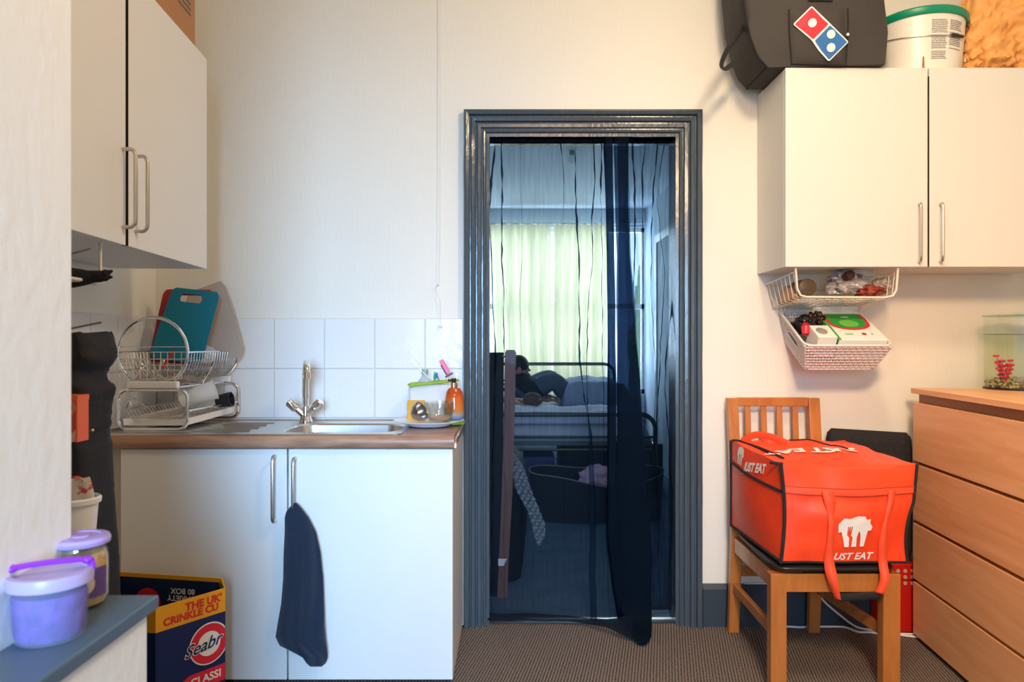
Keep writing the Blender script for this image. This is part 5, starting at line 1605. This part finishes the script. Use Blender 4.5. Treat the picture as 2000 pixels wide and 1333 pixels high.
c1 = curtain(rowsL, [
    [(262, 968, 3), (350, 960, 4), (420, 957, 2), (600, 962, 2), (700, 968, 2.5), (900, 962, 1.5), (1216, 960, 1)],
    [(262, 979, 2.5), (380, 981, 3.5), (480, 980, 3), (560, 983, 2.5), (680, 985, 2), (720, 985, .6), (1216, 985, .3)],
    [(262, 1015, 1.5), (320, 1017, 1.0), (400, 1018, .5), (1216, 1018, .3)],
    [(262, 1095, 2), (340, 1100, 1.2), (420, 1100, .3), (560, 1102, .1), (1216, 1100, .2)],
    [(262, 1122, 1.2), (380, 1125, 2.5), (500, 1131, 3.0), (700, 1132, 2.5), (780, 1140, 2.2), (845, 1154, 1.6), (900, 1160, .8), (1216, 1165, .4)],
    [(262, 1160, 3), (360, 1161, 2.5), (440, 1157, 2.5), (520, 1156, 1.0), (640, 1146, 1.8), (760, 1147, 1.4), (860, 1150, .4), (1216, 1152, .3)],
    [(262, 1176, 3), (360, 1174, 3), (420, 1174, 1.0), (640, 1176, 1.2), (1216, 1190, .5)]],
    [[(262, 1178, 1196, 6), (400, 1183, 1198, 3), (600, 1187, 1201, 3), (900, 1186, 1204, 3), (1050, 1184, 1208, 3), (1150, 1196, 1228, 3), (1216, 1208, 1246, 3)],
     [(262, 1198, 1228, 5), (400, 1202, 1226, 3), (500, 1205, 1230, 3), (620, 1205, 1238, 2), (750, 1206, 1248, 2), (860, 1206, 1256, 3), (1000, 1204, 1266, 3), (1100, 1206, 1272, 3), (1180, 1215, 1272, 3), (1216, 1222, 1268, 3)]],
    'sheer_curtain', 'sheer black curtain covering the left of the doorway, gathered into dark folds', ztp, 1216, ybase=yb1)
def yb2(v): return .020 - .012 * v
rowsR = [(262, 1218, 1322), (500, 1222, 1321), (800, 1232, 1317), (1000, 1240, 1314), (1192, 1250, 1312)]
c2 = curtain(rowsR, [
    [(262, 1236, 2.5), (360, 1239, 3), (500, 1240, 2.5), (600, 1237, 1.6), (800, 1240, .6), (1192, 1244, .5)],
    [(262, 1262, 1.5), (340, 1254, 2.5), (420, 1256, 2), (520, 1256, 1.2), (1192, 1262, .4)],
    [(262, 1287, 2.5), (360, 1276, 2.8), (480, 1273, 1.5), (600, 1272, 1), (700, 1280, 1), (1192, 1276, .5)],
    [(262, 1300, 2), (340, 1288, 1.4), (400, 1284, 1), (540, 1299, 1.2), (700, 1289, 2), (860, 1280, 2), (1000, 1284, 1.6), (1192, 1290, 1)],
    [(262, 1314, 3), (360, 1318, 3.5), (560, 1316, 3), (640, 1306, 2), (760, 1297, 2), (860, 1308, 2.2), (980, 1312, 2), (1192, 1304, 1)]],
    [[(262, 1206, 1226, 2), (500, 1208, 1232, 2), (760, 1206, 1250, 2), (1000, 1205, 1262, 2), (1150, 1210, 1268, 2), (1192, 1216, 1272, 2)]],
    'sheer_curtain', 'sheer black curtain covering the right of the doorway, shorter at the hem', ztp, 1192, ybase=yb2, seed=4)
# gathered header ruffle
for par, xa, xb, dy in ((c1, 953, 1236, -.010), (c2, 1200, 1327, .012)):
    q = MB()
    def ruf(u, v):
        px = xa + (xb - xa) * u
        b_ = .5 + .5 * math.sin(px * .9) 
        p = P(px, 262 + (17 + 2.5 * nz(px * .06, 3)) * v, CY)
        p.y += dy + .006 * math.sin(px * .55) - .010 * math.sin(PI * v)
        return p
    q.grid(ruf, 140, 6)
    q.build('gathered_header', 'voile_hem', par)
# hems: the cloth is turned up and doubled along the bottom
q = MB()
hemt = [(952, 1196, 1212), (980, 1200, 1214), (1030, 1198, 1213), (1070, 1201, 1214), (1110, 1203, 1214), (1150, 1208, 1220), (1185, 1210, 1226), (1210, 1207, 1238), (1235, 1200, 1250)]
def hem(u, v):
    px = 952 + 283 * u
    a, b_ = interp(hemt, px)
    py = a + (b_ - a) * v
    Y = CY - .030 - (.0 if px < 1130 else (px - 1130) / 105 * .17) - .006 * math.sin(px * .08) - .02 * v
    p = P(px, py, Y); p.z = max(p.z, .005)
    return p
q.grid(hem, 70, 6); q.build('hem', 'voile_hem', c1, ang=180)
q = MB()
def tail(u, v):                        # dark gathered foot trailing onto the carpet
    a, b_ = interp([(1150, 1205, 1272), (1200, 1215, 1273), (1225, 1228, 1273), (1245, 1236, 1272), (1256, 1243, 1264), (1262, 1249, 1258)], 1150 + 112 * v)
    py = 1150 + 112 * v
    ang = 2 * PI * u
    Y = interp([(1150, 2.90), (1200, 2.84), (1262, 2.70)], py)[0]
    p = P((a + b_) / 2 + (b_ - a) / 2 * math.cos(ang), py, Y)
    p.y += .010 * math.sin(ang) + .004 * math.sin(ang * 5)
    p.z = max(p.z, .006)
    return p
q.grid(tail, 40, 24, cu=True); q.build('trailing_foot', 'voile', c1, ang=180)
q = MB(); q.grid(lambda u, v: tail(u, .35 + .65 * v) + Vector((0, .003, 0)), 40, 16, cu=True); q.build('hem', 'voile_hem', c1, ang=180)
q = MB()
def hem2(u, v):
    px = 1262 + 52 * u; py = 1184 - 10 * u ** 6 + 8 * v - 30 * max(0, u - .85) * (1 - v) * 2
    p = P(px, py, CY - .002 - .003 * v); return p
q.grid(hem2, 20, 4); q.build('hem', 'voile_hem', c2, ang=180)

# ================================================================ THE BEDROOM
M['cream'] = mat('cream_cloth', (.80, .75, .56), .8)
m = M['cream']
t, b = m.node_tree, m.node_tree.nodes['Principled BSDF']
tl_ = t.nodes.new('ShaderNodeBsdfTranslucent'); tl_.inputs[0].default_value = (.375, .34, .215, 1)
mxx = t.nodes.new('ShaderNodeMixShader'); mxx.inputs[0].default_value = .55
t.links.new(b.outputs[0], mxx.inputs[1]); t.links.new(tl_.outputs[0], mxx.inputs[2]); t.links.new(mxx.outputs[0], t.nodes['Material Output'].inputs[0])
def wincurt(x0, x1, z1_, lab, seed, x0b=None, x1b=None):
    q = MB()
    def fn(u, v):
        xa = x0 + ((x0b if x0b is not None else x0) - x0) * v; xb = x1 + ((x1b if x1b is not None else x1) - x1) * v
        x = xa + (xb - xa) * u
        return Vector((x, 6.97 + .022 * math.sin(u * 34 + seed + .6 * math.sin(v * 3)) + .012 * math.sin(u * 15 + seed * 2), z1_ + .012 * abs(math.sin(u * 30)) * (1 - v) - (z1_ - .5) * v))
    q.grid(fn, 120, 20)
    return tag(q.build('window_curtain', 'cream', ang=180), lab, 'curtain')
wincurt(-.215, .375, 2.268, 'cream window curtain on the left in the bedroom', 0, -.15, .385)
wincurt(.405, .935, 2.268, 'cream window curtain right of the gap in the bedroom', 2, .395, .90)
q = MB(); q.tube([(-.6, 6.975, 2.285), (1.30, 6.975, 2.285)], .008, 8); tag(q.build('curtain_rod', 'white_plastic'), 'white curtain rail above the bedroom window', 'rod')
# bulb
bp = P(1117, 300, 4.9)
pb = thing('pendant_bulb', 'bare pendant bulb hanging from the bedroom ceiling', 'light bulb', (bp.x, 4.9, bp.z))
q = MB(); q.tube([(bp.x, 4.9, 2.44), (bp.x, 4.9, bp.z + .03)], .003, 6); q.build('cord', 'white_plastic', pb)
q = MB(); q.lathe((bp.x, 4.9, bp.z - .01), [(.0, 0), (.018, 0), (.018, .045), (0, .047)], 16); q.build('holder', mat('grey_holder', '#8e9498', .5), pb)
q = MB(); q.lathe((bp.x, 4.9, bp.z - .072), [(0, 0), (.016, .006), (.026, .024), (.024, .044), (.014, .062), (0, .062)], 20); q.build('bulb', 'glass', pb)

# bed
MZ = .60
bed = thing('metal_bed', 'metal-framed double bed across the bedroom with rounded foot end', 'bed', (.25, 5.8, 0))
bm_ = mat('bed_metal', '#4e5650', .35, .4)
M['bed_metal'] = bm_
xl, xr = -.46, .962
def endframe(y, top, rails, name):
    q = MB(); r_ = .10
    pth = [(xr, y, .003)] + [(xr, y, top - r_)] + [(xr - r_ + r_ * math.cos(a), y, top - r_ + r_ * math.sin(a)) for a in [PI / 2 * k / 6 for k in range(1, 7)]]
    pth += [(xl + r_ + r_ * math.cos(a), y, top - r_ + r_ * math.sin(a)) for a in [PI / 2 + PI / 2 * k / 6 for k in range(0, 7)]] + [(xl, y, .003)]
    q.tube(pth, .016, 10)
    for z in rails: q.tube([(xl, y, z), (xr, y, z)], .009, 8)
    return q.build(name, bm_, bed)
endframe(4.83, .652, (.500, .415), 'foot_frame')
endframe(6.76, .93, (.775, .5), 'head_frame')
q = MB()
for i in range(7):
    x = xl + .12 + i * .2
    q.tube([(x + .055 * math.cos(2 * PI * k / 16), 6.76, .715 + .055 * math.sin(2 * PI * k / 16)) for k in range(16)], .004, 6, closed=True)
q.build('scroll_wires', bm_, bed)
q = MB()
for x in (xl, xr): q.tube([(x, 4.83, .44), (x, 6.76, .44)], .014, 8)
q.build('side_rail', bm_, bed)
q = MB(); q.box(xl + .02, xr - .02, 4.85, 6.73, .44, .47); q.build('slat_base', 'bed_metal', bed, smooth=False)
def softslab(x0, x1, y0, y1, z0, z1_, amp, seed, nx=50, ny=50):
    q = MB()
    def fn(u, v, top):
        x = x0 + (x1 - x0) * u; y = y0 + (y1 - y0) * v
        e = min(u, 1 - u, v, 1 - v); k = min(1, e * 12) ** .5
        zt2 = z0 + (z1_ - z0) * k + amp * nz(x * 4, y * 4, seed) * k + amp * .5 * abs(nz(x * 9, y * 7, seed + 3)) * k
        return Vector((x, y, zt2 if top else z0))
    q.grid(lambda u, v: fn(u, v, True), nx, ny); q.grid(lambda u, v: fn(u, v, False), nx, ny)
    return q
q = softslab(xl + .015, xr - .015, 4.86, 6.72, .47, .615, .02, 2); q.build('mattress', mat('pale_sheet', '#aeb2bd', .8), bed, ang=180)
q = softslab(xl + .05, xr - .05, 4.87, 5.5, .585, .66, .035, 5); tag(q.build('duvet', mat('lilac_duvet', '#b9bdd0', .85), ang=180), 'pale lilac duvet bunched over the foot of the bed', 'duvet')
q = softslab(.40, .93, 5.6, 6.65, .615, .80, .05, 8); tag(q.build('blanket_heap', mat('blue_grey_blanket', '#8f9ab0', .85), ang=180), 'blue-grey blanket heaped on the right side of the bed', 'blanket')
q = crumple(P(1185, 778, 6.2), (.16, .12, .11), .3, 3.7, 40, 26); tag(q.build('pillow', mat('lilac_pillow', '#a9b3d2', .85), ang=180), 'pale blue pillow on the blue-grey blanket at the right', 'pillow')
q = crumple(P(1130, 782, 6.35), (.20, .10, .10), .25, 5.7, 40, 26); tag(q.build('pillow', mat('grey_pillow', '#8a95a2', .85), ang=180), 'grey pillow in the middle of the bed beside the seated person', 'pillow')

# people on the bed -------------------------------------------------
def skin(name, m, joints, edges, parent=None, root=0, sub=2):
    me = bpy.data.meshes.new(name)
    inv = WM[parent.name].inverted() if parent is not None else None
    base = Vector((0, 0, 0))
    if parent is None: base = Vector(joints[root][0])
    cs = [(inv @ Vector(j[0])) if inv else Vector(j[0]) - base for j in joints]
    me.from_pydata(cs, edges, [])
    me.materials.append(M[m] if isinstance(m, str) else m)
    o = bpy.data.objects.new(name, me); COL.objects.link(o)
    if parent is not None: o.parent = parent; WM[o.name] = WM[parent.name]
    else: o.location = base; WM[o.name] = Matrix.Translation(base)
    bm = bmesh.new(); bm.from_mesh(me)
    ly = bm.verts.layers.skin.verify()
    bm.verts.ensure_lookup_table()
    for v, j in zip(bm.verts, joints):
        v[ly].radius = (j[1], j[1] if len(j) < 3 else j[2]); v[ly].use_root = (v.index == root)
    bm.to_mesh(me); bm.free()
    k = o.modifiers.new('skin', 'SKIN'); k.use_smooth_shade = True
    k = o.modifiers.new('subdivision', 'SUBSURF'); k.levels = sub; k.render_levels = sub
    return o
M['skin'] = mat('skin_tone', '#a87862', .55)
M['hair'] = mat('dark_hair', '#1a1614', .7, bump=((90, 90, 20), .6, .004))
# seated on the bed, back to the left, head bowed to the right, knees drawn up
pel = P(1012, 795, 6.0); pel.z = .70
hd = P(1016, 722, 5.92)
sh = Vector((hd.x - .02, 6.0, .835))
J = [(pel, .115), (pel + (sh - pel) * .5 + Vector((-.01, 0, .02)), .11), (sh, .10), (hd + Vector((-.015, .02, -.07)), .05), (hd + Vector((.005, 0, -.01)), .078, .085), (hd + Vector((.012, -.004, .05)), .062),
     (sh + Vector((.03, -.15, -.01)), .055), (sh + Vector((.12, -.19, -.10)), .040), (sh + Vector((.20, -.14, -.16)), .030), (sh + Vector((.235, -.12, -.17)), .022),
     (sh + Vector((.03, .15, -.01)), .055), (sh + Vector((.12, .18, -.10)), .040), (sh + Vector((.21, .12, -.15)), .030), (sh + Vector((.245, .10, -.16)), .022),
     (pel + Vector((.05, -.10, 0)), .085), (pel + Vector((.30, -.12, .135)), .062), (pel + Vector((.44, -.12, -.04)), .042), (pel + Vector((.53, -.13, -.055)), .030),
     (pel + Vector((.05, .10, 0)), .085), (pel + Vector((.28, .12, .15)), .062), (pel + Vector((.42, .12, -.04)), .042), (pel + Vector((.51, .13, -.055)), .030)]
E = [(0, 1), (1, 2), (2, 3), (3, 4), (4, 5), (2, 6), (6, 7), (7, 8), (8, 9), (2, 10), (10, 11), (11, 12), (12, 13), (0, 14), (14, 15), (15, 16), (16, 17), (0, 18), (18, 19), (19, 20), (20, 21)]
pr_ = tag(skin('person', 'skin', J, E), 'person in a dark top sitting on the bed with head bowed', 'person')
def sc(js, k, d=.022): return [(j[0],) + tuple(r_ * k + d for r_ in j[1:]) for j in js]
Jt = [J[0], J[1], J[2], J[6], J[7], J[8], J[10], J[11], J[12]]
skin('dark_top', mat('dark_top', '#14181e', .85), sc(Jt, 1.08), [(0, 1), (1, 2), (2, 3), (3, 4), (4, 5), (2, 6), (6, 7), (7, 8)], pr_)
Jl = [J[0], J[14], J[15], J[16], J[18], J[19], J[20]]
skin('trousers', mat('grey_trousers', '#4c5664', .85), sc(Jl, 1.08), [(0, 1), (1, 2), (2, 3), (0, 4), (4, 5), (5, 6)], pr_)
q = MB()
hc = hd + Vector((-.004, .004, .03))
def hairf(u, v):
    a, b_ = 2 * PI * u, PI * (.5 * v) * 1.25 - .38
    b_ = min(b_, PI / 2)
    return hc + Vector((.088 * math.cos(b_) * math.cos(a) - .012, .092 * math.cos(b_) * math.sin(a), .090 * math.sin(b_)))
q.grid(hairf, 28, 14, cu=True); q.build('hair', 'hair', pr_, ang=180)
q = MB()                               # face: brows, eyes, nose, mouth and ears
fc = hd + Vector((.066, -.01, -.005))
q.tube([fc + Vector((-.004, 0, .018)), fc + Vector((.014, 0, -.004)), fc + Vector((.004, 0, -.010))], [.006, .010, .007], 8)
q.build('nose', 'skin', pr_)
q = MB()
for s_ in (-1, 1): q.ball(fc + Vector((-.010, s_ * .030, .012)), (.006, .009, .004), 10, 8)
q.build('eye', 'hair', pr_)
q = MB(); q.tube([fc + Vector((-.006, -.022, -.034)), fc + Vector((.001, 0, -.036)), fc + Vector((-.006, .022, -.034))], .0045, 8); q.build('mouth', mat('lips', '#8a4a40', .5), pr_)
for s_ in (-1, 1):
    q = MB(); q.ball(hd + Vector((-.008, s_ * .088, -.004)), (.018, .008, .028), 10, 8); q.build('ear', 'skin', pr_)
for base_, nm in ((J[9][0], -1), (J[13][0], 1)):
    hj = [(base_ + Vector((-.02, 0, .004)), .022), (base_ + Vector((.02, 0, 0)), .026)]
    he = [(0, 1)]
    for k, (dy, L_) in enumerate(((-.027, .055), (-.010, .066), (.008, .062), (.025, .048))):
        i0 = len(hj)
        hj += [(base_ + Vector((.045, dy, -.002)), .008), (base_ + Vector((.045 + L_ * .55, dy * 1.1, -.010)), .0075), (base_ + Vector((.045 + L_ * .9, dy * 1.15, -.028)), .0065)]
        he += [(1, i0), (i0, i0 + 1), (i0 + 1, i0 + 2)]
    i0 = len(hj)
    hj += [(base_ + Vector((.005, -.034, 0)), .010), (base_ + Vector((.032, -.050, -.008)), .008)]
    he += [(0, i0), (i0, i0 + 1)]
    skin('hand', 'skin', hj, he, pr_, sub=1)
# small person lying, head up out of the covers
h2 = P(1041, 783, 5.35)
J2 = [(h2 + Vector((-.30, .25, -.030)), .055), (h2 + Vector((-.18, .16, -.025)), .062), (h2 + Vector((-.09, .075, -.03)), .045), (h2 + Vector((-.055, .045, -.02)), .036), (h2 + Vector((-.012, .01, -.004)), .055, .060), (h2 + Vector((.030, -.005, .008)), .050, .055),
      (h2 + Vector((-.10, .0, -.04)), .026), (h2 + Vector((-.02, -.05, -.052)), .020), (h2 + Vector((.05, -.06, -.048)), .017), (h2 + Vector((-.42, .33, -.03)), .04), (h2 + Vector((-.55, .40, -.04)), .03)]
p2 = tag(skin('person', 'skin', J2, [(0, 1), (1, 2), (2, 3), (3, 4), (4, 5), (1, 6), (6, 7), (7, 8), (0, 9), (9, 10)]), 'small person lying on the bed, only the brown-haired head and an arm showing', 'person')
q = MB()
def hair2(u, v):
    a, b_ = 2 * PI * u, -PI / 2 + PI * (.15 + .85 * v)
    return h2 + Vector((.072 * math.cos(b_) * math.cos(a) - .004, .060 * math.cos(b_) * math.sin(a) + .010, .056 * math.sin(b_) + .006 + .003 * nz(a * 3, b_ * 4)))
q.grid(hair2, 30, 18, cu=True); q.build('hair', mat('brown_hair', '#5e4238', .8, bump=((60, 60, 60), .5, .004)), p2, ang=180)
q = MB(); fc = h2 + Vector((.052, -.030, .012)); q.ball(fc, (.010, .010, .008), 8, 6); q.build('nose', 'skin', p2)
q = crumple(P(1040, 806, 5.3), (.24, .16, .045), .35, 2.2, 40, 26); tag(q.build('white_cover', mat('white_cover', '#d4d8e2', .85), ang=180), 'rumpled white cover under the small person on the bed', 'blanket')

# under the bed: boxes, pet bed with pink blanket
q = MB(); q.box(P(1022, 0, 5.3).x, P(1082, 0, 5.3).x, 5.2, 5.6, .004, P(0, 888, 5.3).z)
tag(q.build('storage_box', mat('indigo_box', '#38406e', .5), smooth=False, bevel=.01), 'blue storage box pushed under the bed', 'box')
q = MB(); q.box(P(1092, 0, 5.6).x, P(1290, 0, 5.6).x, 5.5, 5.9, .004, .36); tag(q.build('storage_box', mat('dark_teal_box', '#101c28', .6), smooth=False, bevel=.01), 'dark low box under the bed right of the blue one', 'box')
pbx = thing('pet_bed', 'dark soft basket with a pale edge beside the foot of the bed', 'pet bed', (.45, 4.66, .003))
bpl, bpr = P(1040, 0, 4.62).x, P(1290, 0, 4.62).x
cxx, hwx = (bpl + bpr) / 2, (bpr - bpl) / 2
def pet(u, v, inner=0):
    a = 2 * PI * u
    ca, sa = math.cos(a), math.sin(a)
    top = .31 + .015 * math.sin(a * 3) - (.10 * max(0, -sa) ** 2 * (.5 + .5 * math.cos((ca - .3) * 2.2)))
    r_ = 1 + .05 * v - inner
    return Vector((cxx + hwx * r_ * ca, 4.62 + .14 * r_ * sa, .004 + top * v))
q = MB(); q.grid(lambda u, v: pet(u, v), 60, 10, cu=True); q.grid(lambda u, v: pet(u, 1 - v, .12), 60, 10, cu=True); q.grid(lambda u, v: pet(u, .05, .5 * v), 60, 2, cu=True)
q.build('side_wall', mat('dark_pet_bed', '#0d1620', .85), pbx, ang=180)
q = MB(); q.tube([pet(k / 60, 1) + Vector((0, 0, .004)) for k in range(60)], .0045, 6, closed=True); q.build('pale_edge', mat('pale_edge_cloth', '#6e7470', .7), pbx)
q = crumple(P(1170, 935, 4.60) + Vector((0, 0, .0)), (.125, .08, .075), .4, 6.6, 40, 26); tag(q.build('pink_blanket', mat('pink_blanket', '#c8a2b4', .85), ang=180), 'folded pink blanket in the dark basket by the bed', 'blanket')

# left inside the doorway: dark padded board, brown plank, armchair shape with knitted blanket
q = MB()
Yk = 3.22
a, b_ = P(958, 690, Yk), P(984, 690, Yk)
q.add([P(940, 689, Yk), P(984, 689, Yk), P(984, 712, Yk), P(982, 900, Yk), P(978, 1100, Yk), P(974, 1180, Yk), P(940, 1180, Yk)] + [P(940, 689, Yk) + Vector((0, .03, 0)), P(984, 689, Yk) + Vector((0, .03, 0)), P(984, 712, Yk) + Vector((0, .03, 0)), P(982, 900, Yk) + Vector((0, .03, 0)), P(978, 1100, Yk) + Vector((0, .03, 0)), P(974, 1180, Yk) + Vector((0, .03, 0)), P(940, 1180, Yk) + Vector((0, .03, 0))],
      [list(range(7)), list(range(7, 14))] + [(k, (k + 1) % 7, 7 + (k + 1) % 7, 7 + k) for k in range(7)])
tag(q.build('dark_panel', mat('near_black', '#06080c', .7), smooth=False), 'near-black panel standing just inside the doorway on the left', 'panel')
pk_ = thing('wooden_plank', 'brown upright wooden plank with a white corner bracket inside the doorway', 'plank', P(990, 1200, 3.19))
q = MB()
pts = [P(986, 690, 3.19), P(989, 684, 3.19), P(1005, 684, 3.19), P(1008, 690, 3.19), P(1006, 780, 3.19), P(1001, 960, 3.19), P(993, 1105, 3.19), P(991, 1221, 3.19), P(971, 1221, 3.19), P(974, 1105, 3.19), P(980, 960, 3.19), P(985, 780, 3.19)]
for p in pts: p.z = max(p.z, .004)
n_ = len(pts)
q.add(pts + [p + Vector((0, .018, 0)) for p in pts], [list(range(n_)), [n_ + k for k in range(n_)]] + [(k, (k + 1) % n_, n_ + (k + 1) % n_, n_ + k) for k in range(n_)])
q.build('board', 'plank', pk_, smooth=False)
q = MB(); q.add([P(973, 1092, 3.185), P(990, 1092, 3.185), P(984, 1106, 3.185), P(973, 1106, 3.185)] + [P(973, 1092, 3.189), P(990, 1092, 3.189), P(984, 1106, 3.189), P(973, 1106, 3.189)],
                [(0, 1, 2, 3), (4, 5, 6, 7), (0, 1, 5, 4), (1, 2, 6, 5), (2, 3, 7, 6), (3, 0, 4, 7)])
q.build('bracket', 'white_plastic', pk_, smooth=False)['label'] = 'small white corner bracket'
q = MB(); q.tube([P(981, 697, 3.17), P(987, 697, 3.17)], .004, 8); q.build('bolt', 'chrome', pk_)
rowsA = [(0, 1020), (.15, 1026), (.35, 1032), (.55, 1033), (.70, 1028), (.80, 1018), (.86, 1004), (.89, 990)]
q = MB()
def arm(u, v):
    z = .89 * v * .60 / .89 * 1.0
    a = 2 * PI * u
    r_ = interp([(0, 1018), (.1, 1024), (.3, 1031), (.45, 1031), (.54, 1024), (.585, 1010), (.60, 995)], z)[0]
    X1 = (r_ - 1000) * 3.55 / F; X0 = -.62
    ca, sa = math.cos(a), math.sin(a)
    return Vector(((X0 + X1) / 2 + (X1 - X0) / 2 * abs(ca) ** .4 * (1 if ca > 0 else -1), 3.62 + .24 * abs(sa) ** .4 * (1 if sa > 0 else -1), z + .004))
q.grid(arm, 48, 24, cu=True); q.grid(lambda u, v: arm(u, 1) * (1 - v) + Vector((-.3, 3.62, .605)) * v, 48, 3, cu=True)
tag(q.build('armchair', mat('black_armchair', '#0a0c10', .8), ang=60), 'dark covered armchair inside the bedroom left of the doorway', 'armchair')
kb = [(888, 998, 1004), (905, 1000, 1018), (925, 1003, 1026), (950, 1006, 1034), (975, 1018, 1044), (1000, 1032, 1054), (1025, 1040, 1064), (1045, 1044, 1064), (1060, 1048, 1058), (1066, 1052, 1056)]
q = MB()
def knit(u, v):
    py = 888 + 178 * v
    a, b_ = interp(kb, py)
    px = a + (b_ - a) * u + 1.2 * math.sin(py * .42) * (u - .5)
    p = P(px, py, 3.34)
    p.y += .008 * math.sin(px * .55 + py * .3) + .004 * math.sin(py * .9)
    return p
q.grid(knit, 26, 90)
tag(q.build('knitted_throw', mat('grey_knit', '#8c9396', .9, bump=((70, 70, 70), .9, .01)), ang=180, solid=.012), 'chunky grey knitted throw hanging off the dark armchair', 'throw')

# outside the bedroom window: hedge green
q = MB(); q.box(-6, 8, 7.3, 16, -.15, -.05)
struct(q.build('ground', mat('lawn', (.10, .16, .05), .9), smooth=False))
q = crumple((1.96, 10.2, .93), (.26, .3, 1.14), .4, 4.4, 50, 34)
tag(q.build('garden_shrub', mat('leaf_outdoor', (.22, .36, .12), .8, var=((6, 6, 6), (.10, .22, .06), .45, .6)), ang=60), 'green shrub outside the bedroom window', 'shrub')

GROUPS = {'chopping_board': 'boards standing in the dish rack', 'saucer': 'small white dishes in the dish rack', 'sheer_curtain': 'sheer black doorway curtains',
          'window_curtain': 'cream curtains at the bedroom window', 'white_cable': 'white cables behind the chair', 'spoon': 'spoons in the dish rack', 'pillow': 'pillows on the bed',
          'storage_box': 'boxes under the bed', 'metal_skewer': 'thin dark rods by the left wall cabinet', 'black_packet': 'black packets in the plastic basket'}
for o in S.objects:
    if o.parent is None and 'label' in o.keys():
        g_ = GROUPS.get(o.name.split('.')[0])
        if g_: o['group'] = g_
